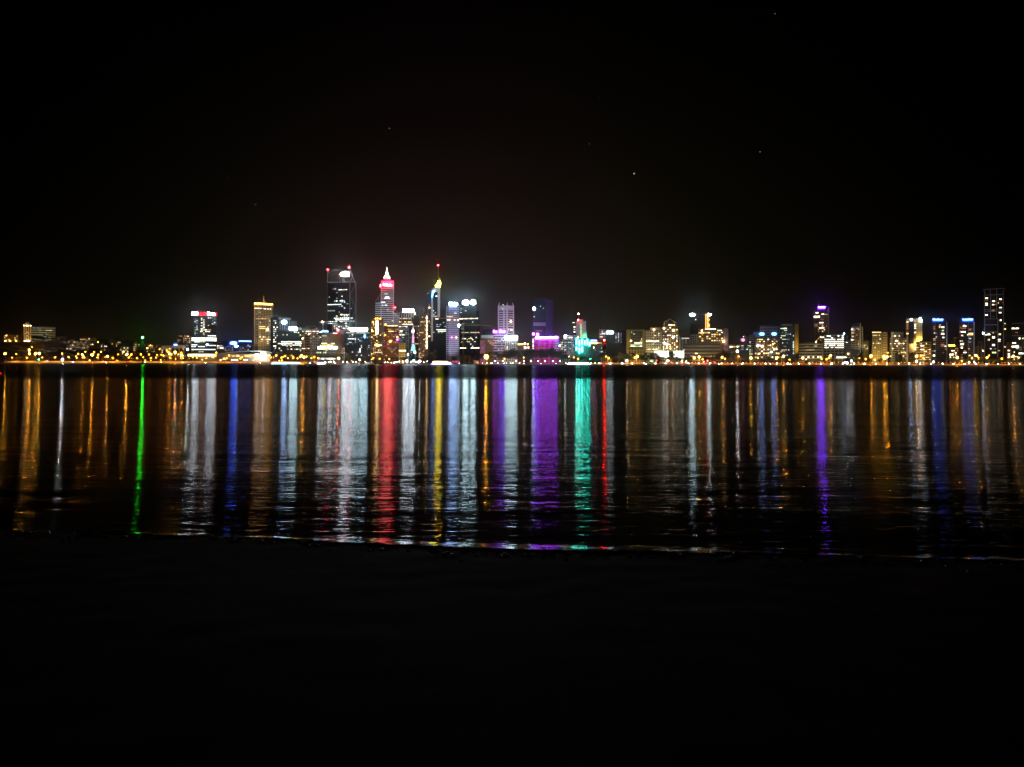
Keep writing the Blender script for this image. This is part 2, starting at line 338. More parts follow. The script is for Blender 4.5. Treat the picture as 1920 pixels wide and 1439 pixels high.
# pebbles and weed at the water's edge
bm = bmesh.new()
for i in range(900):
    u = rnd.uniform(-9, 9); s = abs(rnd.gauss(0, .28)) + runup(u, 0) - .03
    c = Vector((0, SY)) + Vector((u, -u * SK)) + SN * s
    r = rnd.choice((.006, .008, .012, .018, .026)) * rnd.uniform(.7, 1.3)
    zz = bz(c.x, c.y)
    mtx = Matrix.Translation((c.x, c.y, zz + r * .3)) @ Matrix.Rotation(rnd.uniform(0, 6), 4, 'Z') @ Matrix.Diagonal((r * 1.7, r, r * .75, 1))
    bmesh.ops.create_icosphere(bm, subdivisions=1, radius=1, matrix=mtx)
o = mk('pebbles', bm, pbr('dark_wet_pebbles', (.05, .045, .04), .35, .6, 30, spec=.5)); tag(o, 'dark pebbles and weed strewn along the waterline', 'pebbles', kind='stuff')
# far ground, with the wooded hill on the left
gm = pbr('city_ground', (.03, .035, .02), .9, .4, .02)
grid('ground', lin(-4200, -1400, 16)[:-1] + lin(-1400, -200, 70)[:-1] + lin(-200, 4200, 40), lin(1452, 1480, 2)[:-1] + lin(1480, 2000, 40)[:-1] + [2100, 2400, 3000, 5000, 9000], lambda x, y: gz(x, y), gm)
bm = bmesh.new(); box(bm, -4200, 4200, 1449, 1452, -2, 1.72)
tag(mk('river_wall', bm, pbr('limestone_wall', (.16, .14, .11), .9, .4, .5)), 'low stone river wall edging the far shore', 'wall')
bm = bmesh.new(); box(bm, -4200, 4200, 1455, 1467, 1.55, 1.66)
mk('riverside_road', bm, pbr('asphalt', (.05, .05, .05), .85, .2, .5))['kind'] = 'structure'
Xa, Xb = P(8, 680, 1470).x, P(604, 680, 1470).x
bm = bmesh.new(); box(bm, Xa, Xb, 1470, 1471, 1.4, 4.3); box(bm, Xa, Xb, 1469.7, 1471.3, 4.3, 4.6)
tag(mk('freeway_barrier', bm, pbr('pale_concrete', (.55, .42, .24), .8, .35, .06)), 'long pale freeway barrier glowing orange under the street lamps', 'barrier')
Xa, Xb = P(1090, 680, 1474).x, P(1925, 680, 1474).x
bm = bmesh.new(); box(bm, Xa, Xb, 1472, 1473, 1.4, 3.5)
tag(mk('garden_wall', bm, pbr('brown_brick', (.42, .30, .18), .8, .4, .08)), 'long brick terrace wall behind the riverside road on the right', 'wall')
# ------------------------------------------------------------------ stars
for i, (x, y, r, l) in enumerate([(730, 241, 4.4, 'small star high above the tallest tower'), (1189, 326, 6.5, 'brightest star, right of the middle of the sky'), (1425, 285, 3.4, 'star in the right half, high over the wide apartments'),
        (479, 384, 4.4, 'faint star over the gold topped tower on the left'), (1105, 270, 2.3, 'faint star above and left of the brightest star'), (1122, 184, 2.3, 'bluish star near the top of the sky'), (1453, 26, 2.6, 'lone star at the top edge of the picture'), (428, 333, 3.0, 'lowest brightness star at the left of the sky')]):
    bm = bmesh.new(); bmesh.ops.create_icosphere(bm, subdivisions=2, radius=r)
    o = mk('star', bm, emi('starlight', (.85, .9, 1), 1.4, 'NONE')); o.location = P(x, y, 12000); tag(o, l, 'star', 'stars in the night sky')
# ------------------------------------------------------------------ facades
cream = (.55, .5, .42); white = (.62, .6, .62); brown = (.16, .10, .05); olive = (.22, .18, .07); grey = (.25, .25, .26); dk = (.02, .022, .028); gld = (.5, .38, .14)
fGrid = facade(white, (.03, .03, .035), 3.9, 4.0, .45, .25)
fBand = facade(white, (.05, .045, .05), 5.2, 9, .42, 0)
fDark = facade((.018, .02, .025), (.010, .014, .018), 3.7, 6, .25, .1)
fBrown = facade(brown, (.02, .015, .01), 3.6, 5, .5, .2)
fOlive = facade(olive, (.015, .014, .01), 3.6, 6, .45, .2)
fGrey = facade(grey, (.02, .02, .02), 3.7, 5, .45, .25)
fGold = facade(gld, (.05, .03, .01), 3.6, 3.6, .35, .45)
fOBand = facade((.36, .32, .24), (.02, .02, .018), 3.8, 12, .45, .05)
fTeal = facade((.05, .07, .075), (.012, .03, .035), 3.8, 5, .2, .12)
plain = lambda c, r=.7: pbr('render_%d_%d_%d' % tuple(int(v * 100) for v in c), c, r)
# --- hill on the left
b = B('apartment_block', 'small stepped apartment block on the dark hill left of the spired tower', 'apartments', 7, 34, 629, 1860, fOlive, short='hillside apartments'); b.win(7, 34, 629, 645, 7, 5, .25, 'ad')
b.lamp(12, 629.5, .8, 'gold'); b.lamp(5 + 5, 639.6, .8, 'warm'); b.lamp(30, 639.5, 1.1, 'gold'); b.lamp(18, 639.5, 1.2, 'gold')
b = B('residential_tower', 'slender tower with four lit fins and a pointed crown on the hill', 'tower', 44.5, 57.5, 611.5, 1830, fBrown, short='spired hill tower', roofbox=False)
for x in (45, 49, 53.3, 57): b.slab('fin', plain((.6, .45, .2)), x - .5, x + .5, 612, 641, 1.6, 2)
b.bars('crown', plain((.7, .7, .5)), [(45, 611.5, 49.5, 604.5), (49.5, 611.5, 49.5, 604.5), (57, 611.5, 52.5, 604.5), (52.5, 611.5, 52.5, 604.5), (45, 611.4, 57, 611.4)], .55)
for x in (44.5, 49, 52.3, 57.3): b.lamp(x, 611, .75, 'warm')
b.sign(46, 55.5, 639.3, 641, 'warm', name='entrance_light', proud=4); b.win(46, 56, 620, 638, 3, 8, .25, 'adw'); b.flood((1, .65, .25), 30000)
b = B('residential_tower', 'wide curved block of pale glowing balcony bands behind the spired tower', 'apartments', 58, 104, 613, 1900, facade((.62, .6, .32), (.03, .03, .02), 5.4, 30, .5, 0), corner=76, yaw=8, short='banded hill block'); b.rows(86, 97, 619.5, 1.1, 4, .8, 'aw'); b.win(58, 104, 614, 636, 12, 6, .1, 'dk'); b.flood((1, .9, .5), 12000, spread=80)
for i, (x0, x1, y, Y, m, l, q) in enumerate([
        (78, 90, 630, 1842, fOlive, 'pale low block just below the banded hill block', 'kd'), (96, 123, 633.5, 1800, fBrown, 'long brown hillside block right of the banded hill block', 'do'),
        (127, 141, 640, 1760, fOlive, 'dim gabled house with a lit eave on the hill', 'da'), (124, 138, 645.5, 1700, fOBand, 'flat roofed house in front of the dim gabled house', 'dw'), (141, 168, 640, 1730, fOBand, 'wide dark flat block midway along the hill', 'd'),
        (150, 162, 635, 1790, fOlive, 'square block with amber windows above the wide dark flat block', 'ad'), (162, 182, 634, 1750, fOlive, 'amber lit stepped block with a slanting stair light', 'aaw'), (189, 201, 648, 1690, fOlive, 'block with one long bright lintel right of the stair light block', 'w'),
        (203, 212, 636.5, 1790, fOlive, 'narrow tall block between two clumps of hill trees', 'aw'), (214, 226, 640.5, 1750, fBrown, 'grey block leaning against the dark clump of hill trees', 'ad'), (225, 241, 651, 1650, fOBand, 'low house with a bright upper balcony near the freeway', 'w'),
        (250, 262, 645, 1720, fBrown, 'brown house behind the green channel beacon', 'ad'), (272, 290, 647, 1740, fBrown, 'dim orange lit house right of the green channel beacon', 'aw'), (292, 306, 648.5, 1700, fOlive, 'olive house between the beacon and the long colonnade', 'wd')]):
    b = B('house', l, 'house', x0, x1, y, Y, m, short=None); b.win(x0, x1, y, y + 14, max(3, int((x1 - x0) / 3)), 4, .4, q)
    b.slab('balcony', plain((.4, .36, .28)), x0 + 1, x1 - 1, y + 4.4, y + 5.1, 1.2, 1.4)
B_ = B('office_block', 'dark square block with an orange row along its roof left of the red crowned tower', 'building', 332, 357, 629, 1800, fDark, corner=345); B_.rows(336, 354, 630.6, 1.8, 6, .95, 'Ao'); B_.win(332, 357, 633, 650, 7, 5, .35, 'oad')
b = B('carpark_building', 'long low colonnaded building with pale columns left of the red crowned tower', 'building', 305, 349, 648.5, 1690, facade((.4, .38, .33), (.03, .02, .01), 20, 8.5, .3, .25), roofbox=False, short='long colonnade'); b.sign(326, 332, 646, 648, 'bluedim', 'box', name='roof_light'); b.win(305, 349, 652, 662, 12, 2, .4, 'aAd'); b.flood((1, .7, .35), 9000, spread=100)
# --- red crowned tower
b = B('office_tower', 'dark glass tower with a red and white glowing crown and many lit floors', 'tower', 359, 406, 592.4, 1730, fDark, corner=389, yaw=10, short='red crowned tower', roofbox=False)
b.sign(371.5, 388.3, 585.6, 591.6, 'red', name='crown_band'); b.sign(403.2, 406.6, 585.6, 592, 'red', name='crown_band', proud=2)
b.sign(359, 371, 586, 591, 'white', 'letters', n=3); b.sign(388.5, 403, 586, 591.3, 'white', 'letters', n=4)
b.rows(359, 406, 634.5, 2.6, 9, 1, 'C'); b.rows(359, 406, 638.2, 2.6, 9, 1, 'CW'); b.rows(359, 385, 641.2, 1.3, 5, .9, 'Cg')
b.rows(389, 405, 629.8, 1.2, 4, 1, 'C'); b.rows(359, 370, 647, 1.2, 3, 1, 'C'); b.rows(359, 384, 650.2, 1.2, 6, .8, 'C'); b.rows(391, 405, 648, 1, 3, 1, 'C'); b.rows(359, 404, 655.6, 1.3, 9, .7, 'C'); b.rows(372, 402, 660, .9, 6, .6, 'wW')
b.rows(375, 396, 618.8, 1.2, 5, .9, 'Wa'); b.rows(375, 394, 622, 1.1, 4, .8, 'Ww'); b.rows(365, 372, 618.8, .8, 2, 1, 'g')
b.win(376, 384, 596, 629, 2, 12, .6, 'wCc'); b.win(364, 371, 597, 629, 2, 12, .45, 'kc'); b.win(385, 404, 595, 628, 5, 12, .28, 'kcw')
b.sign(387, 389.6, 646, 648, 'bwhite', name='logo_sign')
b2 = B('concert_pavilion', 'low pavilion with a row of round lights at the red crowned tower foot', 'building', 352, 407, 663.6, 1660, plain((.4, .38, .33)), roofbox=False, corner=380, yaw=6)
for i in range(10): b2.lamp(358 + i * 4.9, 667, .9, 'warm', 'canopy_light')
b2.rows(352, 403, 662.2 + 2.6, .9, 14, 1, 'W'); b2.flood((1, .8, .55), 6000, spread=120)
# --- blue block + convention centre
b = B('office_block', 'low dark block with a blue neon roof line and a bright blue oval sign', 'building', 416, 472, 640.6, 1800, fDark, corner=436, short='blue neon block')
b.sign(447, 472, 639.2, 640.5, 'bluedim', name='neon_strip'); b.sign(431, 444.5, 641.2, 646.6, 'blue', 'oval'); b.sign(440, 446, 648.3, 650.2, 'bwhite', name='small_sign'); b.win(418, 470, 646, 662, 16, 6, .25, 'kcd')
B('office_block', 'small block with two rows of white windows beside the red crowned tower', 'building', 407, 419, 646, 1765, fGrey).win(407, 419, 647, 655, 5, 2, .8, 'wW')
b = B('convention_centre', 'wide low convention centre under a sweeping white curved roof', 'building', 404, 507, 664, 1640, plain((.42, .36, .25)), d=60, roofbox=False, short='curved roof')
bm = bmesh.new(); pr = [(402, 665.3), (415, 663), (430, 661), (447, 659.2), (465, 658), (485, 658), (500, 659), (510, 661)]
A = []
for x, y in pr: A.append([bm.verts.new((b.lx(x, 0), yo, b.z(y, x=x) + dz)) for yo, dz in ((-6, 0), (62, 0), (62, -1.3), (-6, -1.3))])
for p, q in zip(A, A[1:]):
    for i in range(4): bm.faces.new((p[i], p[(i + 1) % 4], q[(i + 1) % 4], q[i]))
bm.faces.new(A[0]); bm.faces.new(A[-1][::-1]); mk('curved_roof', bm, plain((.7, .68, .62)), b.root)
b.sign(488.5, 499, 661.5, 674, 'panel', name='glowing_wall_panel'); b.lamp(482, 665.6, 2.6, 'white', 'facade_light', off=-9); b.lamp(494, 667.6, 3.0, 'white', 'facade_light', off=-9); b.rows(407, 504, 675.5, 2, 22, .7, 'waC'); b.rows(420, 480, 668, 1.2, 12, .4, 'aA'); b.flood((1, .7, .3), 12000, spread=120, x=440); b.flood((.9, .9, 1), 16000, spread=110, x=494, dist=20)
# --- gold topped tower
b = B('office_tower', 'tower with a blazing gold roof line, gold mullions and a thin mast', 'tower', 476, 511.5, 573.4, 1850, facade((.55, .45, .2), (.03, .025, .01), 3.7, 5.2, .25, .3), corner=485.5, yaw=14, short='gold topped tower', roofbox=False)
b.prism('flat_crown', plain((.6, .5, .3)), 569.6, 573, 475, 512.5, grow=2); b.sign(475, 512, 569, 571, 'gold', name='roof_line_light', proud=3); b.lamp(494.3, 565.5, 1.0, 'gold', pole=569.6); b.bars('mast', plain((.8, .6, .3)), [(494.3, 570, 494.3, 555)], .9)
b.rows(477, 490, 578.6, 1.4, 5, .9, 'AW'); b.rows(494, 508, 579, 1.4, 6, .7, 'aW'); b.rows(476, 508, 598, 1, 10, .7, 'aA'); b.rows(486, 497, 612.4, 1.2, 4, 1, 'A'); b.rows(486, 498, 615.8, 1.4, 4, 1, 'A'); b.rows(486, 505, 632, 1, 6, .8, 'wW'); b.rows(486, 507, 636.5, 1.2, 6, .8, 'W'); b.win(486, 511, 584, 650, 7, 17, .22, 'aadw'); b.win(476, 485, 584, 650, 3, 18, .3, 'dk')
b.lamp(501.5, 619, 1.9, 'warm', 'terrace_light', off=-30); b.flood((1, .7, .25), 260000, dist=45, spread=40, aim=.6)
B('office_block', 'slim cream shoulder block behind the gold topped tower', 'building', 510, 519, 591, 1910, plain((.3, .26, .2)))
b = B('office_block', 'dark round cornered block with a few stacked white windows right of the gold topped tower', 'building', 507, 522, 596, 1790, fDark, corner=513, yaw=20); b.win(512, 521, 600, 655, 3, 14, .35, 'wcW')
b = B('office_tower', 'grey columned block under a pale roof with a round blue white sign', 'building', 521, 545, 597, 1870, facade((.3, .28, .28), (.02, .02, .02), 60, 5.2, .1, .35), short='round signed block', para=plain((.5, .46, .44))); b.prism('pale_cap', plain((.5, .44, .42)), 596.5, 600, grow=1); b.sign(528, 537, 601.5, 607.5, 'bwhite', 'oval'); b.rows(523, 532, 624, 1, 3, 1, 'C')
b = B('office_block', 'pale flat topped block behind the one with the round blue white sign', 'building', 541, 557, 602.5, 1920, plain((.26, .22, .2)))
b = B('office_block', 'wide dark green glass block with a cyan white roof sign and two blazing floors', 'building', 521, 565, 620, 1740, fTeal, short='green glass block'); b.sign(542.5, 556.5, 613.8, 619.4, 'cool', 'box'); b.slab('screen_wall', plain((.5, .45, .38)), 556.5, 565, 614.5, 619, 1, 6)
b.rows(527, 565, 641.3, 1.5, 9, 1, 'C'); b.rows(521, 566, 644.6, 1.2, 10, .9, 'CW'); b.rows(524, 564, 647.3, .9, 10, .7, 'Cw'); b.rows(538, 565, 655, .9, 8, .8, 'Wg'); b.win(522, 565, 622, 660, 12, 9, .14, 'cgw'); b.rows(551, 557, 623, 2, 2, 1, 'g')
b = B('office_block', 'brown banded block with a domed top and a ring of crown windows', 'building', 565, 599, 617, 1780, facade((.2, .16, .1), (.02, .018, .012), 5.6, 7, .3, .2), corner=583, yaw=14, short='domed banded block', roofbox=False)
bm = bmesh.new(); lathe(bm, [(17, b.z(617)), (15, b.z(613.5)), (9, b.z(610.5)), (2, b.z(610))], 20, 0, 12); mk('dome', bm, plain((.1, .09, .05)), b.root)
b.rows(566, 598, 621.5, 1.2, 9, .75, 'Ww'); b.lamp(579, 626.5, 1.2, 'warm', 'window_light'); b.lamp(567.4, 635, 1.2, 'warm', 'window_light'); b.win(566, 599, 624, 655, 11, 10, .16, 'adwo'); b.rows(566, 586, 654, .9, 7, .8, 'aW')
# --- stadium-like mast
b = Bld('observation_mast', 'white mast carrying a lit saucer above a blue lit block', 'mast', 600, 612, 1900, base=2); b.bars('pole', plain((.7, .62, .5)), [(605.5, 680, 605.5, 605)], 1.3)
bm = bmesh.new(); lathe(bm, [(1.5, b.z(608)), (8.5, b.z(604.8)), (9, b.z(604)), (2, b.z(602.2))], 20, b.lx(605, 0), 0); mk('saucer', bm, plain((.8, .7, .5)), b.root); b.lamp(604.5, 604.3, 1.8, 'warm', off=-9)
b = B('office_block', 'thin block with a blue strip along its top below the lit saucer mast', 'building', 599, 616, 622.5, 1850, fDark); b.sign(603.5, 615, 620.6, 622.6, 'sky', name='neon_strip'); b.lamp(601.5, 623.5, 1.1, 'cool'); b.win(599, 616, 627, 650, 5, 6, .2, 'cg')
b = B('office_block', 'windowless brown block with a red beacon on its right corner', 'building', 603, 641, 625.5, 1760, plain((.15, .10, .04)), short='brown block', para=plain((.4, .33, .25)))
b.lamp(633.5, 620, 2.1, 'dimred', pole=626); b.rows(624, 632, 625.2, 1.2, 2, 1, 'W'); b.rows(604, 612, 630.2, 1, 2, 1, 'w'); b.rows(603, 613, 644.5, 1.5, 3, 1, 'W'); b.rows(622, 627, 644.5, 1.3, 2, 1, 'W'); b.sign(596.5, 604.5, 651, 654.5, 'white', 'box', name='podium_sign'); b.sign(604.7, 611, 650, 654.3, 'yel', 'box', name='podium_sign'); b.sign(614, 623, 648.5, 654, 'white', 'oval', name='podium_sign'); b.sign(623.5, 632, 651.5, 654, 'cool', 'box', name='podium_sign'); b.flood((1, .6, .2), 30000)
b = B('office_block', 'low pale banded block in front of the windowless brown block', 'building', 585, 629, 656, 1680, fOBand, roofbox=False); b.win(590, 612, 659, 664, 7, 1, .6, 'gw'); b.rows(586, 629, 673, 2.4, 10, .8, 'cbwW')
b = B('office_block', 'lilac slab tucked right of the windowless brown block', 'building', 637, 647, 619, 1810, plain((.3, .26, .32))); b.win(637, 647, 652, 668, 4, 4, .5, 'wa')
# --- tallest tower
b = B('office_tower', 'tallest dark tower with open braced crown, white sign and two red lamps', 'tower', 613, 667.5, 530, 2060, fDark, d=42, corner=655.5, yaw=18, short='tallest dark tower', roofbox=False)
st = pbr('pale_frame_steel', (.5, .46, .5), .5)
b.bars('crown_frame', st, [(613.6, 530, 613.6, 505), (613.6, 530, 667, 529), (637, 530, 637, 514), (643.5, 529, 638.5, 518), (638.5, 518, 641.5, 518), (641.5, 518, 646.5, 529), (646.5, 529, 655, 529), (656.5, 527, 661, 519), (661, 519, 665.5, 530), (657, 508, 661, 519)], .55)
b.bars('crown_rail', DARK, [(613.6, 506, 637, 506), (613.6, 518, 637, 518), (613.6, 518, 624, 506), (624, 506, 637, 518)], .5)
b.slab('corner_fin', st, 655.1, 655.9, 530, 655, .5, 1); b.slab('corner_fin', st, 666.6, 667.4, 530, 655, .5, 1); b.slab('corner_fin', pbr('dim_frame', (.12, .11, .13)), 613.0, 613.8, 530, 655, .5, 1)
b.bars('side_bracing', st, [(656.2, 530 + i * 24.5, 666.8, 530 + (i + 1) * 24.5) if i % 2 else (666.8, 530 + i * 24.5, 656.2, 530 + (i + 1) * 24.5) for i in range(5)], .3, off=-.2)
b.sign(637.5, 655.5, 510.5, 516.8, 'white', 'box', proud=1); b.lamp(614, 503.5, 2.3, 'dimred', pole=506); b.lamp(654.2, 501.6, 2.3, 'dimred', pole=512); b.lamp(636.8, 513.8, 1.6, 'neon')
b.rows(623, 630, 540.8, 1, 2, 1, 'wk'); b.rows(631, 651, 542.8, 1.2, 6, .9, 'wC'); b.rows(626, 650, 563.8, 1.3, 7, .9, 'Cc'); b.rows(613.5, 640, 570.3, 1.3, 8, 1, 'C'); b.rows(640, 653, 569.7, .9, 4, .4, 'c'); b.rows(614, 628, 582, 1, 4, .8, 'c'); b.rows(638, 655, 590, 1.4, 5, .85, 'aWw'); b.rows(626, 655, 596.3, 1.4, 8, 1, 'C'); b.rows(628, 654, 599.4, 1.6, 7, .9, 'C'); b.rows(657, 661.5, 596.5, 1.2, 2, 1, 'C'); b.rows(613.5, 655, 602.6, 1, 11, .7, 'cC'); b.rows(614, 655, 606, 1.1, 10, .75, 'Cc'); b.rows(656.5, 665, 602, 1.3, 2, 1, 'c')
b.win(629, 653, 546, 620, 5, 20, .26, 'kkcw'); b.lamp(617.3, 556, .9, 'led', 'window_light'); b.lamp(658, 578.6, .9, 'led', 'window_light')
b = B('office_tower', 'grey banded middle block at the foot of the tallest tower', 'building', 622, 655, 607.5, 1960, fGrey); b.win(625, 655, 609, 620, 7, 4, .6, 'wcC')
b = B('office_block', 'dark teal block crowned by two white oblong signs', 'building', 646, 694, 621, 1740, fTeal, short='twin oblong sign block', roofbox=False)
b.sign(656, 672, 615.3, 620.6, 'cool', 'box'); b.sign(674, 688.5, 615.3, 620.6, 'cool', 'box'); b.rows(648, 693, 624.4, .8, 16, .8, 'w'); b.rows(652, 667, 635.8, 1, 4, 1, 'Cw'); b.sign(682.5, 685, 628, 634, 'sky', 'oval', name='blue_logo'); b.win(648, 693, 626, 668, 16, 14, .13, 'cck'); b.sign(674, 676, 654, 661, 'led', name='stair_light')
# --- warm streaked hotel
b = B('hotel', 'brown hotel with a blazing vertical bar of light below its rooftop lamps', 'hotel', 695.5, 718, 597, 1690, facade(brown, (.03, .02, .01), 3.6, 3.8, .4, .4), corner=707, short='vertical light hotel')
b.sign(704.5, 709, 601.5, 627, 'panel', name='vertical_light'); b.sign(705.5, 708, 603, 626, 'warm', name='vertical_light', proud=1.8)
for x, y, r in ((699, 604, 1.1), (704, 598, 1.2), (708, 597.5, 1.2), (713, 598, 1.2), (698, 621, 1.4), (710, 648, 2.0), (706, 646, 1.4)): b.lamp(x, y, r, 'gold', 'facade_light')
b.win(695.5, 718, 606, 676, 7, 20, .3, 'aadA'); b.rows(702, 716, 647.6, 1.6, 4, 1, 'W'); b.rows(696, 716, 661, 1.6, 6, .8, 'aw'); b.flood((1, .65, .25), 50000)
# --- stepped white banded tower with the spire
b = B('office_tower', 'white banded tower with stepped shoulders, red top band and lit cone spire', 'tower', 714, 738, 537.5, 2020, fBand, d=38, corner=726, yaw=8, short='white stepped tower', roofbox=False)
b.prism('shoulder', fBand, 566, x0=703, x1=714, d=30, slant=(568.5, 565)); b.prism('shoulder', fBand, 588, x0=738.1, x1=747.5, d=30, slant=(586, 590))
b.bars('sloping_rail', st, [(703.4, 566, 714, 551), (709, 566, 709, 559), (714, 551, 714, 566)], .5); b.bars('sloping_rail', st, [(740, 579, 747, 588), (740, 579, 740, 590), (744, 584, 744, 590)], .5)
for x in (714.4, 737.5): b.slab('corner_pier', plain(white), x - .6, x + .6, 531, 640, .7, 2)
rr = pbr('red_roof_cladding', (.8, .05, .1), .5); b.prism('crown_block', rr, 531, 537.4, 716, 737, grow=-.5); b.prism('sloped_crown', rr, 526.5, 531, 719, 733, grow=-3, d=20)
b.sign(714.5, 737.5, 527.5, 531.5, 'redb', name='red_band'); b.sign(717.3, 735, 532.3, 537, 'redw', 'letters', n=7, proud=1.6); b.sign(712.4, 714.6, 533.5, 538, 'redw', 'box', name='corner_sign', proud=0)
b.bars('roof_struts', st, [(715, 530, 720, 524), (737.5, 530, 732, 524), (715, 530, 715, 537), (737.5, 530, 737.5, 537)], .5)
bm = bmesh.new(); lathe(bm, [(8.5, b.z(521)), (7.5, b.z(519)), (3.6, b.z(515)), (2.6, b.z(510)), (1.2, b.z(507)), (1.6, b.z(505.5)), (.5, b.z(504)), (.3, b.z(500))], 16, b.lx(725, 0), 12); mk('spire', bm, smat('spire'), b.root)
bm = bmesh.new(); lathe(bm, [(8.3, b.z(527)), (8.3, b.z(521.2))], 16, b.lx(725, 0), 12); mk('spire_base', bm, plain((.6, .5, .5)), b.root)
b.lamp(740.5, 576.5, 1.7, 'dimred', pole=584)
b.rows(720, 727, 551.5, 1.2, 2, 1, 'c'); b.rows(722, 732, 557, 1.2, 4, .8, 'C'); b.rows(720, 731, 559.6, 1.2, 4, .9, 'C'); b.rows(713.9, 722, 567, 1.4, 3, 1, 'C'); b.rows(716, 726, 572.5, 1.3, 4, .8, 'C'); b.win(704, 746, 575, 612, 14, 9, .1, 'kcw'); b.flood((.85, .8, 1), 220000, dist=70, spread=45, aim=.75)
b = B('hotel', 'orange brown hotel under a dotted line of roof lamps', 'hotel', 719, 747, 612.5, 1720, facade((.22, .12, .05), (.03, .02, .01), 3.6, 3.6, .4, .45), short='dotted roof hotel'); b.rows(725, 746, 611.2, 1.3, 8, .9, 'AW'); b.lamp(722.6, 609, 1.4, 'gold'); b.lamp(722, 629, 1.2, 'gold', 'facade_light'); b.lamp(731.6, 640.5, 2.3, 'gold', 'facade_light'); b.lamp(745, 632.5, 1.3, 'gold', 'facade_light'); b.lamp(745, 637, 1.3, 'pink', 'facade_light'); b.rows(728, 738, 621.5, 1.6, 3, 1, 'A'); b.win(719, 747, 616, 676, 8, 17, .28, 'aadM'); b.flood((1, .5, .2), 30000)
b = B('apartment_block', 'dark columned tower with twin white roof signs above rows of warm floors', 'tower', 748, 775, 588, 1900, facade((.35, .3, .28), (.02, .015, .015), 30, 5.6, .12, .25), short='twin signed dark tower', roofbox=False); b.bars('roof_columns', plain((.35, .3, .28)), [(748.5 + i * 4.3, 597, 748.5 + i * 4.3, 586) for i in range(7)], .6); b.sign(755.5, 765.3, 580.2, 585.4, 'white', 'box'); b.sign(767, 775.3, 580.2, 585.4, 'white', 'box'); b.bars('sign_posts', METAL, [(760, 588, 760, 582), (771, 588, 771, 582)], .6)
b.rows(749, 773, 597.5, 1.3, 8, .8, 'ow'); b.rows(748, 774, 604, 1.4, 8, .9, 'oA'); b.rows(748, 774, 608.4, 1.3, 8, 1, 'Wo'); b.rows(748, 764, 613, 1, 5, .9, 'W'); b.lamp(778, 588.5, 1.2, 'warm')
b = B('office_block', 'grey blue stepped block below the tower with twin white roof signs', 'building', 747.5, 766, 615, 1830, fGrey, para=plain((.45, .42, .5))); b.prism('pale_cap', plain((.35, .33, .4)), 614.8, 620, grow=1); b.rows(749, 755, 621, 1.3, 2, 1, 'W'); b.rows(749, 760, 628.2, 1.3, 4, .9, 'gW'); b.win(748, 766, 623, 640, 6, 6, .35, 'ckb')
b = B('heritage_building', 'yellow lit old building with arched windows under a dark pitched roof', 'building', 748, 761, 643, 1640, facade((.7, .5, .15), (.05, .03, .01), 4.6, 3.6, .4, .5), roofbox=False, short='yellow old building'); b.prism('pitched_roof', ROOF, 638.5, 642.9, 748.5, 760, d=12, slant=(641.5, 636.5)); b.rows(748, 761, 658, 1.8, 5, 1, 'W'); b.flood((1, .75, .25), 35000)
b = B('office_tower', 'black unlit tower with a warm lamp line at mid height', 'tower', 774.5, 790, 593, 1950, pbr('black_cladding', (.006, .006, .007), .5)); b.rows(776, 787, 612, 1.3, 4, .9, 'oW'); b.win(775, 790, 616, 670, 5, 14, .2, 'ad')
b = B('hotel', 'narrow brown tower beside the dotted column of lights', 'tower', 785, 803, 592, 1760, facade((.12, .07, .03), (.02, .012, .01), 3.6, 3.6, .4, .4), short='dotted light column'); b.win(785, 798, 593, 676, 5, 22, .25, 'aado')
for i in range(17): b.lamp(800, 593.4 + i * 3.75 * (1 + .0 * i), 1.15 if i < 13 else 1.5, 'warm' if i % 2 else 'panel', 'facade_light', off=-3)
b.rows(788, 796, 595, 1.2, 3, .8, 'Ww'); b.rows(788, 796, 604, 1.2, 3, .9, 'aA'); b.rows(786, 794, 624, 1.6, 3, .7, 'a'); b.rows(786, 796, 637, 1.3, 4, .7, 'wa'); b.flood((1, .6, .3), 20000)
# crane behind
def crane(label, mx, ytop, ybot, jib, Y, cat='crane', lamp=None, luff=None, mat=None):
    b = Bld('tower_crane', label, cat, mx - 1, mx + 1, Y, base=1.5); m = mat or plain((.4, .3, .15))
    bm = bmesh.new(); w_ = 1.1; X0 = 0; zt = b.z(ytop); zb = 0 if ybot is None else b.z(ybot)
    for sx in (-w_, w_):
        for sy in (-w_, w_): bar(bm, (sx, sy, 0), (sx, sy, zt), .22, 4)
    z = 0; k = 1
    while z < zt - 3:
        bar(bm, (-w_ * k, -w_, z), (w_ * k, -w_, z + 3), .15, 4); bar(bm, (-w_ * k, w_, z), (w_ * k, w_, z + 3), .15, 4); z += 3; k = -k
    mk('mast', bm, m, b.root)
    for nm, segs in jib:
        b.bars(nm, m, segs, .45)
    bm = bmesh.new(); box(bm, -1.5, 1.5, -2.4, -.6, zt - 1, zt + 1.6); mk('cab', bm, m, b.root)
    if lamp: b.lamp(*lamp, name='lamp', off=-2)
    return b
crane('luffing crane with a triangular jib left of the slant topped tower', 795, 590, None, [('jib', [(793.5, 590, 794, 577), (794, 577, 799, 590), (793.5, 590, 799, 590), (793.8, 584, 796, 583)])], 1990)
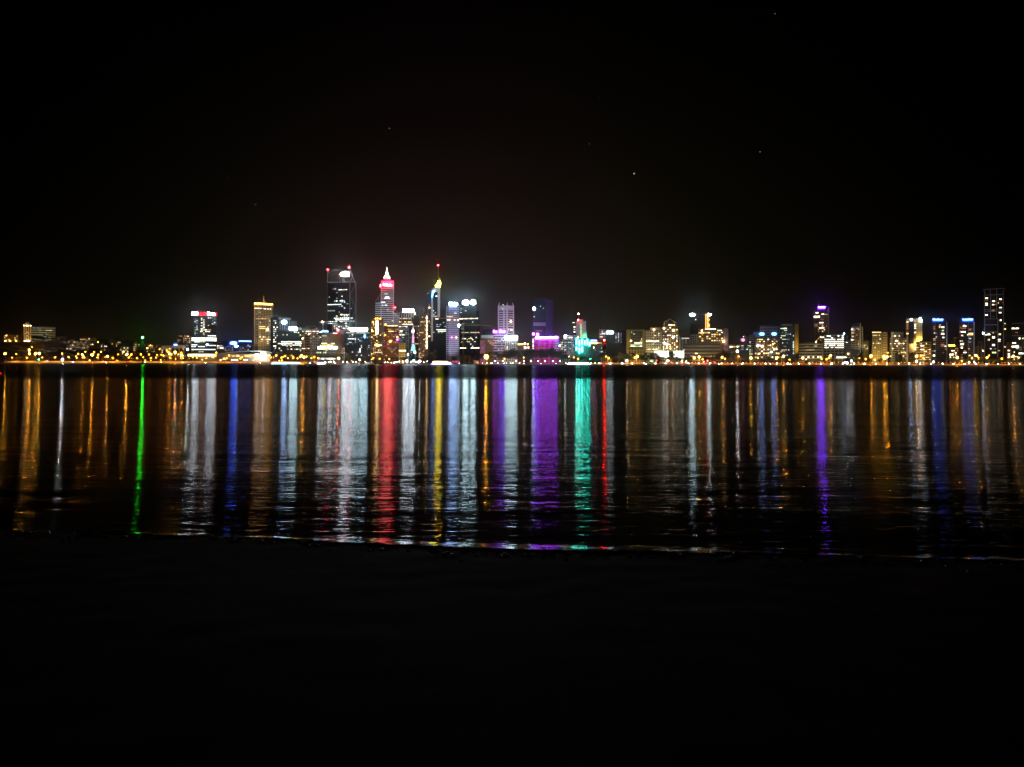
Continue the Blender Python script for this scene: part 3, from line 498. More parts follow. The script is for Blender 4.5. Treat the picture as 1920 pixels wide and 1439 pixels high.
# --- slant topped tower
b = B('office_tower', 'slant topped tower in a white frame with a yellow lit peak and red tipped mast', 'tower', 800.5, 808.5, 551, 2080, fDark, d=30, short='slant topped tower', roofbox=False); b.prism('sloping_roof', ROOF, 548, 551.02, 800.6, 808.4, slant=(550, 546)); b.ztop = b.z(545)
b.prism('glass_wall', fDark, 547, x0=808.5, x1=824.5, d=28, yo=2)
for xa, xb, ya, yb in ((808.3, 811.6, 545.5, 640), (820.3, 825, 538.5, 597), (811.6, 820.3, 541, 547.5)): b.slab('frame', plain((.5, .45, .42)), xa, xb, ya, yb, 1, 3)
bm = bmesh.new(); fr = [(808.3, 545.5), (817, 535.5), (825, 535.5), (825, 538.5), (820.3, 541), (811.6, 545.5)]
A = [bm.verts.new((b.lx(x, 0), -1, b.z(y))) for x, y in fr]; B2 = [bm.verts.new((b.lx(x, 0), 5, b.z(y))) for x, y in fr]
for i in range(6): bm.faces.new((A[i], A[(i + 1) % 6], B2[(i + 1) % 6], B2[i]))
bm.faces.new(A[::-1]); bm.faces.new(B2); mk('raking_frame', bm, plain((.5, .45, .42)), b.root)
bm = bmesh.new(); fr = [(816.5, 537.6), (816.5, 534), (819.5, 532.6), (820.5, 527), (824, 526.8), (825.3, 529), (825.6, 537.6)]
A = [bm.verts.new((b.lx(x, 0), -2, b.z(y))) for x, y in fr]; B2 = [bm.verts.new((b.lx(x, 0), 2, b.z(y))) for x, y in fr]
for i in range(7): bm.faces.new((A[i], A[(i + 1) % 7], B2[(i + 1) % 7], B2[i]))
bm.faces.new(A[::-1]); bm.faces.new(B2); mk('peak_light', bm, smat('yel'), b.root)
b.bars('peak_fin', plain((.6, .55, .3)), [(824.3, 527, 824.3, 522)], .7); b.bars('mast', plain((.45, .3, .2)), [(821.3, 530, 821, 499)], .55); b.lamp(821, 497.3, 1.9, 'dimred', off=0)
b.bars('blue_raking_light', smat('sky'), [(809.6, 557, 812.6, 547.5)], 1.1, off=-2.5); b.lamp(813, 546.6, 1.3, 'bwhite', off=-3); b.lamp(801.8, 550.6, .9, 'led'); b.rows(802, 808, 577.6, 1.5, 2, 1, 'w'); b.rows(816, 820, 555.6, 1.2, 1, 1, 'W'); b.lamp(812.6, 583, 1.1, 'led', 'window_light'); b.win(801, 808, 570, 625, 3, 16, .35, 'dwo'); b.win(812, 820, 585, 625, 3, 12, .3, 'cw'); b.rows(803, 815, 631, 2.2, 4, .9, 'oW'); b.flood((1, .85, .8), 330000, dist=90, spread=40, aim=.7)
b = B('office_tower', 'dark green glass tower with bright slanting rows of office lights', 'tower', 815, 838, 597, 1900, fTeal, short='green slanting lights'); b.slab('roof_edge', plain((.4, .33, .28)), 815, 838, 596.4, 598, .5, 2); b.rows(816, 822, 598.5, 1.2, 2, 1, 'W')
for y, p, k in ((605, .4, 'cw'), (609, .4, 'c'), (612.6, .4, 'c'), (618.5, .9, 'C'), (621.3, .9, 'CW'), (624, .6, 'gC')): b.rows(815, 836, y, 1, 7, p, k)
# --- white grid tower with blue white sign
b = B('office_tower', 'pale lilac tower of small square windows under a blue white sign', 'tower', 836.5, 860.5, 574, 1840, facade((.60, .58, .68), (.03, .03, .05), 4.6, 4.2, .42, .42), corner=842, yaw=14, short='lilac grid tower', roofbox=False)
b.sign(841.5, 857, 567.6, 573.2, 'bwhite', 'box'); b.rows(838, 860, 594, 1.1, 8, .85, 'oA'); b.rows(838, 860, 600, 1.8, 7, 1, 'oW'); b.rows(842, 856, 602.6, 1, 4, .7, 'o'); b.lamp(847, 633, 1.0, 'pink', 'window_light'); b.lamp(855.5, 633, 1.0, 'warm', 'window_light'); b.rows(851, 856, 587, 2, 2, 1, 'w'); b.flood((.75, .75, 1), 200000, dist=50, spread=50, aim=.5); b.bars('corner_light', smat('sky'), [(858, 573, 858, 569)], .5)
b = B('office_tower', 'stepped black tower with two large round white signs on top', 'tower', 862, 900, 598, 1950, fDark, d=30, corner=893, yaw=14, short='twin round sign tower', roofbox=False); b.prism('upper_storeys', fDark, 583, 598, 863, 898.5, grow=-1.5, d=26); b.prism('upper_storeys', fDark, 574, 583, 865, 892.5, grow=-3, d=22)
b.sign(866.5, 879.5, 562.5, 571.5, 'cool', 'oval'); b.sign(882, 891.5, 562.5, 571.5, 'cool', 'oval'); b.bars('sign_posts', METAL, [(873, 575, 873, 568), (886.6, 575, 886.6, 568)], .7)
b.rows(861, 899.5, 597.4, 1.5, 11, .9, 'Ww'); b.rows(871, 875, 582.6, 1.2, 1, 1, 'w'); b.rows(862, 866, 585.6, 1.2, 2, 1, 'c'); b.rows(865, 899, 623.5, 1, 10, .6, 'wa'); b.rows(884, 899, 626, .9, 5, .7, 'oA'); b.rows(866, 886, 635, 1.3, 5, .6, 'Cw'); b.rows(875, 892, 641, 1.2, 5, .7, 'w'); b.rows(862, 899, 652.8, 1.4, 9, .7, 'W'); b.win(864, 898, 602, 660, 10, 14, .07, 'wakc')
crane('tall construction crane with long horizontal jib and a white lamp at its tip', 868.7, 609, None, [('jib', [(862, 610.2, 923, 611.8), (868, 606.5, 923, 611.3), (868.7, 606, 863, 610)] + [(870 + i * 4, 610.4, 872 + i * 4, 608 + i * .25) for i in range(12)]), ('tower_head', [(868.7, 610, 870, 604.5), (867.6, 610, 870, 604.5)])], 1660, lamp=(860, 611, 2.6, 'cool'))
b = B('office_block', 'grey lined low slab behind the crane jib', 'building', 905, 925, 620, 2000, plain((.10, .09, .09))); b = B('office_block', 'pale concrete crowned brown block left of the purple signed tower', 'building', 902, 925, 629.5, 1760, plain((.18, .10, .04)), para=plain((.5, .45, .42))); b.prism('concrete_cap', plain((.45, .42, .4)), 629.4, 634.5, grow=.8); b.rows(921, 925, 644, 8, 1, 1, 'o'); b.win(905, 924, 638, 668, 6, 8, .2, 'ao')
b = B('apartment_block', 'narrow pink lit block beside the big orange lamp', 'building', 900, 909.6, 638, 1700, plain((.45, .22, .36))); b.flood((1, .35, .75), 18000); b.win(900, 909, 640, 665, 3, 8, .2, 'mo')
b = B('hotel', 'pale banded hotel with two pink and violet signs on its roof edge', 'hotel', 924.5, 948, 623, 1760, facade((.55, .42, .48), (.06, .04, .07), 5.6, 12, .4, 0), short='pink signed hotel', roofbox=False); b.sign(924.8, 932.5, 619.5, 624, 'pink', 'letters', n=3); b.sign(936, 947, 619, 624.3, 'purp', 'letters', n=4); b.win(925, 948, 628, 658, 8, 9, .22, 'oawb'); b.rows(933, 940, 640.3, .9, 2, 1, 'c'); b.flood((.8, .5, 1), 35000)
b = B('office_tower', 'white ribbed tower with pointed corner posts on its roof', 'tower', 934, 963, 573.5, 1860, facade((.62, .52, .56), (.05, .035, .04), 5.4, 30, .42, .03), corner=950.5, yaw=20, short='pointed post tower', roofbox=False)
for x in (934.5, 950.8, 962.4): b.slab('corner_pier', plain((.62, .5, .52)), x - 1.1, x + 1.1, 572, 640, 1.0, 3)
b.bars('roof_post', plain((.6, .5, .5)), [(934.6, 573, 936.4, 568)], 1); b.bars('roof_post', plain((.6, .5, .5)), [(950.8, 573, 950.8, 567.5)], 1); b.bars('roof_post', plain((.6, .5, .5)), [(962.2, 573, 960, 568.5)], 1); b.prism('top_frieze', plain((.62, .5, .5)), 573.2, 580, grow=.6)
b.lamp(942, 579.2, 1.1, 'led'); b.lamp(943, 571.6, 1.1, 'led'); b.lamp(957.5, 603, 1.7, 'warm', 'window_light'); b.rows(956.5, 961, 618.6, 1.6, 2, 1, 'W'); b.rows(956, 961, 593, 1.3, 1, 1, 'o'); b.win(936, 962, 584, 640, 8, 14, .1, 'owk'); b.flood((1, .78, .85), 380000, dist=50, spread=55, aim=.55)
b = B('office_block', 'small white gridded block under one long white roof sign', 'building', 946.5, 970.5, 637.5, 1720, facade((.6, .55, .5), (.04, .03, .03), 4.4, 4.4, .42, .42), short='long white sign', roofbox=False); b.sign(946.5, 969.5, 630.4, 637, 'cool', 'box'); b.sign(969.5, 970.6, 631, 636.5, 'red', name='red_sign_edge'); b.win(947, 970, 640, 656, 9, 5, .2, 'oW'); b.flood((1, .85, .8), 20000)
b = Bld('roof_terrace', 'low dark roof terrace with a row of orange and white lamps', 'building', 971, 993, 1740, 20); b.ztop = b.z(650); b.prism('wall', fBrown, 650)
for x, y, k, r in ((972.5, 645.6, 'gold', 1.2), (975.5, 645.8, 'gold', 1.3), (979, 645.8, 'gold', 1.3), (984, 645.2, 'white', 1.4), (984.3, 651.8, 'white', 1.3), (989.5, 646, 'gold', 1.4), (990.4, 652, 'warm', 1)): b.lamp(x, y, r, k)
# --- dark and purple
b = B('office_tower', 'dark glass slab tower with one white oval sign and a dim violet side', 'tower', 998.8, 1023.3, 560.5, 1900, fDark, d=26, short='dark oval sign tower', roofbox=False); b.prism('side_wing', facade((.07, .045, .09), (.04, .025, .055), 3.7, 5, .5, .3), 563, x0=1023.4, x1=1036.8, d=22, yo=3); b.sign(999, 1002.8, 575.8, 582.8, 'bwhite', 'oval', proud=1.4)
b.prism('pale_floor', plain((.3, .22, .28)), 605, 611.5, 999.4, 1023, grow=.5, d=2); b.win(1000, 1023, 565, 600, 8, 9, .08, 'kcw'); b.rows(1006, 1016, 620.8, 1.4, 3, 1, 'oW'); b.flood((.25, .1, 1), 9000, dist=45, spread=60, aim=.2)
b = B('casino', 'low magenta lit building under a glaring violet white roof band', 'building', 1001.3, 1048.5, 634.6, 1720, facade((.55, .1, .35), (.2, .02, .12), 5.5, 5.5, .35, .35), corner=1040.5, yaw=14, short='magenta building', roofbox=False)
b.sign(1001.3, 1047.8, 631.8, 635.2, 'violet', name='roof_band', proud=2.5); b.sign(1003, 1046, 632.6, 634.4, 'pink', name='roof_band', proud=3.2)
b.win(1002, 1040, 637, 657, 13, 6, .6, 'MMmMo'); b.win(1041, 1048, 637, 655, 3, 6, .9, 'b'); b.sign(998.4, 1001.8, 624, 628, 'pink', 'box', name='wall_sign', proud=2); b.sign(1005, 1011, 624.5, 628.8, 'purp', 'letters', n=2, name='wall_sign', proud=-9); b.flood((1, .05, .6), 45000, spread=90)
b = B('apartment_block', 'thin dotted white stair block left of the magenta building', 'building', 997.8, 1001.2, 632, 1735, fGrey, roofbox=False); b.win(998, 1001, 633, 655, 1, 10, .9, 'Ww')
b = B('office_block', 'blue grey gridded block right of the magenta building', 'building', 1049, 1083, 639.4, 1750, facade((.35, .36, .42), (.03, .03, .05), 4.6, 4.6, .3, .3), short='blue grey block'); b.win(1049, 1083, 641, 656, 11, 5, .18, 'cbw'); b.lamp(1049.6, 648.5, 1.6, 'warm', 'facade_light'); b.rows(1051, 1061, 651.3, 1, 4, 1, 'c'); b.rows(1051, 1061, 656.4, 1, 4, .8, 'Wo')
b = B('office_block', 'white roofed block carrying a blue white lamp at its left corner', 'building', 1056, 1088, 629.4, 1810, facade((.4, .4, .42), (.03, .03, .03), 4.6, 6, .4, .3)); b.slab('roof_edge', plain((.8, .75, .75)), 1062, 1088, 629, 630, 1, 2); b.lamp(1060.2, 630, 1.8, 'cool'); b.lamp(1059.6, 633.5, 1.6, 'warm', off=-6); b.rows(1067, 1073, 633.2, 1.8, 2, 1, 'WA'); b.rows(1068, 1073, 638.4, 1.2, 2, 1, 'wo'); b.lamp(1083.6, 633, 1.1, 'warm')
b = B('hotel', 'cream stepped tower with arched window strip and a lamp topped mast', 'hotel', 1080, 1098.6, 602.4, 1830, facade((.7, .62, .42), (.32, .28, .2), 4, 4, .5, .5), short='cream masted tower', roofbox=False); b.prism('penthouse', plain((.6, .52, .4)), 599.5, 602.4, 1084, 1093, d=10, yo=4); b.prism('lower_shoulder', plain((.5, .45, .3)), 621.5, x0=1098.7, x1=1100.3, d=16); b.win(1086.6, 1091.4, 607, 632, 1, 11, 1, 'g', fx=.8, fy=.45); b.prism('dark_side', fDark, 605, x0=1073.4, x1=1079.9, d=16, yo=2); b.rows(1072.6, 1077.6, 605.4, .7, 1, 1, 'W'); b.win(1074.5, 1079.5, 611, 625, 1, 3, 1, 'wW', fy=.35)
b.lamp(1084.4, 589, 1.8, 'warm', pole=599.5); b.lamp(1084, 600.3, 1.6, 'redw'); b.flood((1, .85, .5), 90000, spread=50); b.flood((.1, 1, .7), 16000, x=1096, y=632, dist=12)
b = B('office_block', 'dark block hung with ten glowing teal light tubes', 'building', 1078, 1107, 635.5, 1690, fTeal, short='teal tube lights', roofbox=False)
for i, (x, ya, yb) in enumerate([(1081, 636.8, 646), (1086.3, 638.5, 649), (1091.3, 637, 646.3), (1096.3, 639, 646.8), (1101.3, 636.6, 646.4), (1105.3, 642, 648.5), (1081.2, 650.8, 657), (1086.4, 653, 662), (1091.3, 650.6, 660.4)]): b.bars('light_tube', smat('teal'), [(x, ya, x, yb)], 1.05, off=-2)
b.flood((.05, .9, .6), 26000, dist=20, spread=110)
b = B('office_block', 'dark block with a thin violet strip over an amber strip', 'building', 1107, 1131, 638.4, 1800, fDark); b.sign(1107.5, 1119, 638, 639.8, 'bluedim', name='neon_strip'); b.sign(1107, 1120, 642.6, 644.4, 'gold', name='neon_strip'); b.win(1121, 1128, 641, 646, 3, 1, 1, 'a'); b.win(1108, 1130, 648, 672, 7, 7, .12, 'kcw'); b.lamp(1113, 652, 1, 'warm', 'facade_light')
b = B('office_block', 'white columned block with a thin antenna behind the red channel beacon', 'building', 1123, 1141, 617.4, 1850, facade((.5, .46, .48), (.03, .03, .03), 5.2, 5.4, .35, .35)); b.bars('antenna', METAL, [(1132.3, 617, 1132.3, 609)], .4); b.rows(1126, 1134, 625.8, 1.4, 3, 1, 'Wo'); b.rows(1125, 1130, 632, 2, 2, 1, 'wa'); b.win(1124, 1141, 620, 640, 5, 7, .15, 'bkw')
b = B('office_block', 'dark slab with columns of pale blue windows and a white corner sign', 'building', 1136, 1175, 619, 1790, pbr('dark_cladding', (.035, .035, .035), .6), short='blue windowed slab'); b.sign(1137, 1149.5, 621.6, 626, 'coolb', 'box'); b.win(1152.5, 1162, 624, 643, 2, 7, .95, 'k' 'c', fx=.45, fy=.5); b.win(1162, 1167, 624, 643, 1, 7, .8, 'k', fx=.4, fy=.5)
b = B('office_block', 'olive portal framed block with green white floors at its base', 'building', 1174.5, 1210, 618.6, 1770, facade((.12, .1, .04), (.02, .018, .012), 5.5, 12, .4, .05), short='olive portal block', roofbox=False)
for xa, xb, ya, yb in ((1174.5, 1181.5, 618.6, 662), (1204.5, 1209.5, 618.6, 662), (1181.5, 1204.5, 618.6, 621)): b.slab('portal_frame', plain((.38, .3, .08)), xa, xb, ya, yb, 1.5, 4)
b.rows(1189, 1204, 643.4, 1.4, 4, 1, 'W'); b.rows(1182, 1204, 646.7, 1.3, 6, 1, 'g'); b.rows(1182, 1204, 649.6, 1.4, 5, .9, 'Wg'); b.lamp(1183, 639.6, 1.4, 'warm', 'window_light'); b.lamp(1184.3, 623.2, .7, 'panel', 'window_light'); b.lamp(1188.6, 626.6, .7, 'panel', 'window_light'); b.lamp(1203, 636, .9, 'panel', 'window_light'); b.rows(1200, 1204.5, 640, 1.2, 2, 1, 'wW'); b.flood((1, .75, .15), 60000, spread=80)
b = B('heritage_building', 'ochre arcaded building below the olive portal block', 'building', 1177, 1208, 653.5, 1690, facade((.5, .36, .08), (.1, .06, .01), 7, 6, .35, .5), roofbox=False); b.flood((1, .7, .15), 16000, spread=100)
b = B('office_tower', 'pale gridded block with a flat roof hut left of the round fronted hotel', 'building', 1209.6, 1240.5, 620.2, 1810, facade((.62, .56, .42), (.03, .025, .02), 5.4, 5.2, .45, .4), short='pale gridded block', roofbox=False); b.prism('roof_hut', plain((.42, .36, .26)), 614.5, 620.1, 1218.5, 1240, d=14, yo=3); b.lamp(1226, 618.6, 1.4, 'warm'); b.rows(1211, 1236, 640, 1.4, 7, .95, 'WC'); b.win(1212, 1237, 624, 655, 7, 8, .2, 'wag'); b.rows(1214, 1236, 655, 1.2, 7, .8, 'WoA'); b.flood((1, .85, .5), 80000, spread=60)
b = B('hotel', 'round fronted hotel with peaked roof frame and large glowing room windows', 'hotel', 1241.5, 1271.5, 612, 1740, facade((.35, .28, .16), (.04, .03, .02), 3.9, 5.5, .45, .2), corner=1256, yaw=22, short='peaked roof hotel', roofbox=False)
b.prism('upper_floors', fBrown, 603, 612, 1245, 1268, grow=-2, d=18); b.bars('peak_frame', plain((.7, .6, .4)), [(1245, 604, 1256, 598.5), (1256, 598.5, 1268, 606), (1245, 604, 1245, 612)], .7); b.prism('plant_room', DARK, 597.6, 603, 1257, 1264, d=8, yo=6)
b.prism('side_wing', facade((.6, .5, .35), (.1, .08, .05), 4, 20, .5, 0), 615, x0=1268, x1=1272, d=16, yo=5); b.prism('side_slab', plain((.6, .5, .34)), 627, x0=1272.1, x1=1275.5, d=16, yo=5, slant=(626, 634))
for x, y, r, k in ((1245, 607.6, 1.2, 'panel'), (1245, 615.6, 1.8, 'warm'), (1262.6, 619.6, 2.2, 'warm'), (1262.5, 632.6, 1.7, 'cool'), (1245, 643.4, 1.8, 'white'), (1250.4, 645.8, 1.9, 'white'), (1250.5, 651.6, 1.4, 'warm'), (1257, 654, 1.4, 'gold')): b.lamp(x, y, r * .8, k, 'room_light')
b.rows(1253, 1266, 609.6, 2.0, 4, 1, 'WA'); b.win(1242, 1271, 613, 656, 7, 12, .45, 'oWaAw'); b.flood((1, .75, .4), 70000, spread=60)
b = B('office_block', 'grey block of tall piers right of the peaked roof hotel', 'building', 1276.5, 1293.5, 633.5, 1800, facade((.45, .4, .33), (.03, .03, .03), 60, 8, .06, .4)); b.rows(1278, 1292, 634.6, 1.2, 5, .8, 'cw'); b.rows(1282, 1286, 656, 1.4, 1, 1, 'W')
b = B('office_tower', 'black tower with white corner signs and an orange neon edge', 'tower', 1293.6, 1321, 590.5, 1960, pbr('black_cladding', (.006, .006, .007), .5), short='black neon edged tower', roofbox=False); b.prism('dark_roof', DARK, 588, 590.4, 1300, 1319, d=20, yo=3); b.sign(1292.6, 1303, 588.4, 593, 'cool', 'oval', proud=2); b.sign(1326.5, 1333, 588.8, 592.6, 'cool', 'oval', proud=2); b.lamp(1304.2, 599.6, 1.2, 'panel', 'window_light')
b.prism('side_wing', fDark, 591, x0=1321.1, x1=1331, d=20, yo=2); b.bars('neon_edge', smat('neon'), [(1323.4, 589, 1323.4, 616)], .55, off=-1); b.bars('neon_edge', smat('neon'), [(1327, 589.5, 1327, 615)], .75, off=-1); b.win(1327.5, 1331, 594, 615, 1, 8, .9, 'oA')
b = B('office_block', 'cream gridded block left of the stepped amber block', 'building', 1294, 1309, 627, 1830, facade((.5, .42, .28), (.03, .02, .015), 5, 4.6, .4, .4))
b = B('office_tower', 'stepped amber windowed block with a violet side wall and lit roof rail', 'building', 1309, 1357, 616.6, 1760, facade((.2, .14, .05), (.04, .03, .015), 4.2, 7, .4, .2), short='stepped amber block', roofbox=False); b.prism('violet_side_wall', plain((.3, .2, .32)), 616, x0=1357.1, x1=1365.8, d=24); b.rows(1322, 1342, 617.4, 1.7, 6, 1, 'W'); b.rows(1345, 1353, 620.2, 1.3, 2, 1, 'W'); b.rows(1309, 1331, 624.3, 1.8, 6, .8, 'Aa'); b.lamp(1316, 620.4, 1.2, 'warm', 'window_light'); b.lamp(1356.6, 640.6, 1.9, 'warm', 'corner_light', off=-4)
b.win(1310, 1356, 622, 641, 10, 5, .5, 'aAaw'); b.flood((1, .65, .2), 50000, spread=80)
b = B('office_block', 'broad cream podium of stacked horizontal decks under the stepped amber block', 'building', 1283, 1351, 645.5, 1700, facade((.5, .4, .22), (.05, .035, .02), 7.5, 60, .4, 0), d=30, roofbox=False); b.rows(1303, 1308, 663, 1.4, 1, 1, 'W'); b.rows(1290, 1350, 668, 1.3, 16, .25, 'ga'); b.flood((1, .7, .25), 26000, spread=110)
b = B('billboard_wall', 'long low building with two blazing cream white lit wall panels', 'building', 1225.5, 1283, 657.8, 1640, plain((.5, .45, .35)), roofbox=False, short='glowing white wall'); b.sign(1227, 1254, 659, 670.5, 'panel', name='lit_wall_panel'); b.sign(1263, 1282, 659, 671, 'panel', name='lit_wall_panel'); b.rows(1226, 1283, 657.4, .8, 14, .8, 'g')
b = B('office_block', 'small orange parapet block right of the violet side wall', 'building', 1366, 1386, 645.5, 1770, plain((.25, .18, .1)), roofbox=False); b.rows(1368, 1384, 650.6, 2.2, 6, .8, 'aW')
b = B('office_block', 'dark low block with a pink logo and one lit floor', 'building', 1384.5, 1404.5, 631, 1800, fDark, short='pink logo block'); b.sign(1389.5, 1396.5, 635, 640.6, 'logo', 'oval', name='pink_logo'); b.rows(1385, 1404, 648.6, .9, 8, .7, 'w'); b.lamp(1394, 631.6, .9, 'panel'); b.lamp(1401, 655.4, .9, 'panel', 'window_light'); b.win(1385, 1404, 651, 664, 6, 4, .2, 'kd')
b = B('office_block', 'pale grey block with green striped floors left of the twin blue signs', 'building', 1404.5, 1415.5, 629, 1790, facade((.4, .42, .34), (.03, .03, .03), 4.6, 20, .45, 0)); b.win(1404.5, 1415, 640, 666, 3, 7, .35, 'gdw')
b = B('apartment_block', 'red brown block whose top carries two bright blue signs', 'apartments', 1424.5, 1461.5, 611.5, 1850, facade((.4, .22, .15), (.03, .02, .02), 6, 7, .4, .15), short='twin blue signs'); b.sign(1424, 1432.6, 624.4, 629, 'sky', 'oval'); b.sign(1447, 1455.5, 624.4, 629, 'sky', 'oval'); b.prism('pale_box', plain((.45, .42, .45)), 622.5, x0=1412, x1=1424.4, d=18, yo=4)
b = B('apartment_block', 'broad balconied apartment block scattered with warm windows below the twin blue signs', 'apartments', 1414, 1462, 633, 1750, facade((.3, .24, .15), (.03, .025, .02), 4.2, 7, .4, .2), roofbox=False); b.win(1415, 1462, 635, 672, 12, 10, .36, 'oawWA')
for x, y, r, k in ((1421, 648.4, 1.9, 'white'), (1429.5, 649.6, 2.0, 'warm'), (1446, 660.4, 1.5, 'cool'), (1422.4, 663.6, 1.2, 'warm'), (1449, 646, 1.6, 'gold'), (1451.5, 655, 1.7, 'warm')): b.lamp(x, y, r * .8, k, 'room_light')
b = B('office_tower', 'dark blue glass tower with white roof box and an ochre end wall', 'tower', 1462.5, 1490, 612, 1800, fTeal, short='ochre walled tower', roofbox=False); b.prism('roof_box', plain((.6, .58, .6)), 607.8, 611.4, 1464.5, 1486, d=14, yo=2); b.prism('ochre_end_wall', plain((.55, .36, .08)), 608, x0=1490.2, x1=1497, d=22); b.rows(1463, 1475, 616.2, 1.8, 4, 1, 'Wg'); b.rows(1470, 1476, 620, 1.1, 2, 1, 'g'); b.rows(1464, 1473, 629.8, 1.6, 3, 1, 'g'); b.rows(1466, 1474, 636.4, 1.2, 3, 1, 'g'); b.rows(1465, 1475, 656.6, 1.5, 3, 1, 'ga'); b.win(1463, 1489, 622, 668, 9, 14, .2, 'ckwk'); b.win(1486, 1489.6, 636, 668, 1, 9, .9, 'ck', fx=.7); b.flood((1, .7, .15), 110000, x=1493, dist=30, spread=22, aim=.5)
b = B('office_block', 'wide low pale banded building between two taller towers', 'building', 1498, 1543.5, 643.5, 1760, facade((.5, .44, .28), (.02, .02, .015), 6.2, 80, .42, 0), short='low banded building'); b.slab('end_pier', plain((.4, .36, .22)), 1541, 1544, 643, 674, 1, 3); b.rows(1510, 1516, 649.8, 1, 2, 1, 'o'); b.rows(1526, 1532, 649.4, 1, 2, .9, 'g'); b.rows(1511, 1526, 656.4, .9, 6, .8, 'aw'); b.lamp(1530, 641.6, 1.3, 'warm'); b.win(1500, 1541, 668, 676, 9, 2, .3, 'wW'); b.flood((1, .85, .4), 20000, spread=110)
b = B('residential_tower', 'apartment tower with violet glowing roof line and pale fin at its right', 'tower', 1525.5, 1550, 583, 1900, facade((.2, .17, .12), (.015, .012, .01), 3.7, 4.5, .4, .3), corner=1536, yaw=10, short='violet topped tower', roofbox=False); b.prism('rooftop_drum', pbr('violet_cladding', (.25, .1, .5), .5), 577.6, 583, 1532, 1547, grow=-3, d=12); b.sign(1533.8, 1547, 575.2, 577.8, 'purp', name='roof_line_light', proud=-2); b.slab('pale_fin', plain((.5, .42, .3)), 1552.4, 1554.2, 577.8, 626, 0, 8); b.prism('side_wing', facade((.25, .2, .12), (.02, .015, .01), 3.7, 5, .4, .3), 584, x0=1550.1, x1=1552.4, d=14, yo=2)
b.rows(1529, 1534.5, 586.8, 1.6, 2, 1, 'Ww'); b.rows(1540, 1545, 589.4, 1.6, 2, 1, 'W'); b.rows(1546, 1551, 590, 1.4, 2, 1, 'aw'); b.rows(1525.6, 1537, 594, 3.2, 4, 1, 'WA'); b.rows(1526, 1534, 597.4, 1.4, 3, .7, 'o'); b.rows(1538, 1544, 599, 1.3, 2, 1, 'o'); b.rows(1536, 1543.6, 605.4, 1.4, 3, 1, 'W'); b.rows(1535, 1544, 608.8, 1.2, 3, 1, 'oA'); b.rows(1535.4, 1544.6, 615, 1.6, 3, 1, 'W'); b.rows(1535, 1544.6, 617.6, 1.4, 3, 1, 'o'); b.rows(1537, 1546, 632.8, 1.8, 3, 1, 'WA'); b.win(1526, 1551, 600, 640, 7, 12, .22, 'aodw')
b = B('office_block', 'pale framed office block with six white lit floors', 'building', 1545, 1582.5, 627, 1780, facade((.5, .48, .36), (.03, .03, .025), 6.4, 8, .4, .2), short='white floored block', roofbox=False)
for y, p in ((630.4, .45), (633.8, .4), (637, .75), (641, 1), (644.6, 1), (648, .7), (652, .8)): b.rows(1546, 1582, y, 1.5, 9, p, 'CW')
b.slab('canopy', plain((.7, .65, .5)), 1568, 1586, 668.3, 669.6, 5, 6); b.sign(1568, 1587, 669.7, 671.2, 'panel', name='canopy_light', proud=4); b.lamp(1582.6, 626.4, 1.1, 'bwhite')
b = B('office_block', 'narrow banded block beside the six white lit floors', 'building', 1582.7, 1595, 638, 1800, facade((.35, .36, .3), (.03, .03, .03), 5, 30, .45, 0)); b.rows(1586, 1589, 642.4, 1.2, 1, 1, 'C'); b.prism('pale_stack', plain((.3, .28, .22)), 628.5, 638, 1586, 1590, d=5, yo=4); b.lamp(1590.6, 664, 1, 'warm', 'window_light')
b = B('residential_tower', 'dark roofed apartment tower with two pale fins down its right side', 'tower', 1595.2, 1611.8, 612, 1850, facade((.3, .26, .18), (.02, .018, .012), 4.2, 8, .4, .1), short='two finned tower', roofbox=False); b.prism('dark_roof', DARK, 606.4, 611.9, 1597.4, 1611.6, d=16, yo=1); b.slab('pale_fin', plain((.55, .48, .3)), 1611.8, 1614, 606, 665, 1, 10); b.slab('pale_fin', plain((.45, .4, .28)), 1616, 1618, 613, 668, 0, 10); b.prism('side_wing', fOlive, 613, x0=1614.1, x1=1616, d=12, yo=2)
b.rows(1596, 1603.6, 618.4, 2, 3, 1, 'oW'); b.rows(1608.6, 1611, 618.4, 1.6, 1, 1, 'a'); b.rows(1597, 1601, 631.2, 1.3, 2, 1, 'w'); b.rows(1596, 1603, 637.4, 2.2, 2, 1, 'Wo'); b.rows(1607.5, 1610.6, 640, 2, 1, 1, 'o'); b.win(1596, 1611, 614, 664, 5, 12, .18, 'obaw'); b.flood((1, .8, .4), 60000, spread=55)
b = B('glass_pavilion', 'pale green glass box building below the two finned tower', 'building', 1594.5, 1610, 656.5, 1700, plain((.32, .38, .28)), roofbox=False)
b = B('office_block', 'dim small block with yellow lights between two apartment towers', 'building', 1619, 1634, 640, 1830, fOlive); b.win(1619, 1628, 646, 656, 3, 3, .8, 'gaw')
b = B('apartment_block', 'amber gridded block with a glowing parapet line', 'apartments', 1635, 1655, 624, 1800, facade((.45, .36, .14), (.04, .03, .01), 4, 3.8, .4, .4), short='amber gridded block', roofbox=False); b.prism('side_wall', facade((.6, .42, .18), (.2, .13, .05), 5.4, 30, .5, 0), 623.5, x0=1655.2, x1=1663.6, d=22); b.rows(1635, 1652, 623.4, 1.4, 6, 1, 'A'); b.rows(1636, 1650, 629, 1.2, 5, .9, 'w'); b.win(1636, 1655, 626, 662, 6, 9, .22, 'wad'); b.flood((1, .75, .3), 90000, spread=60)
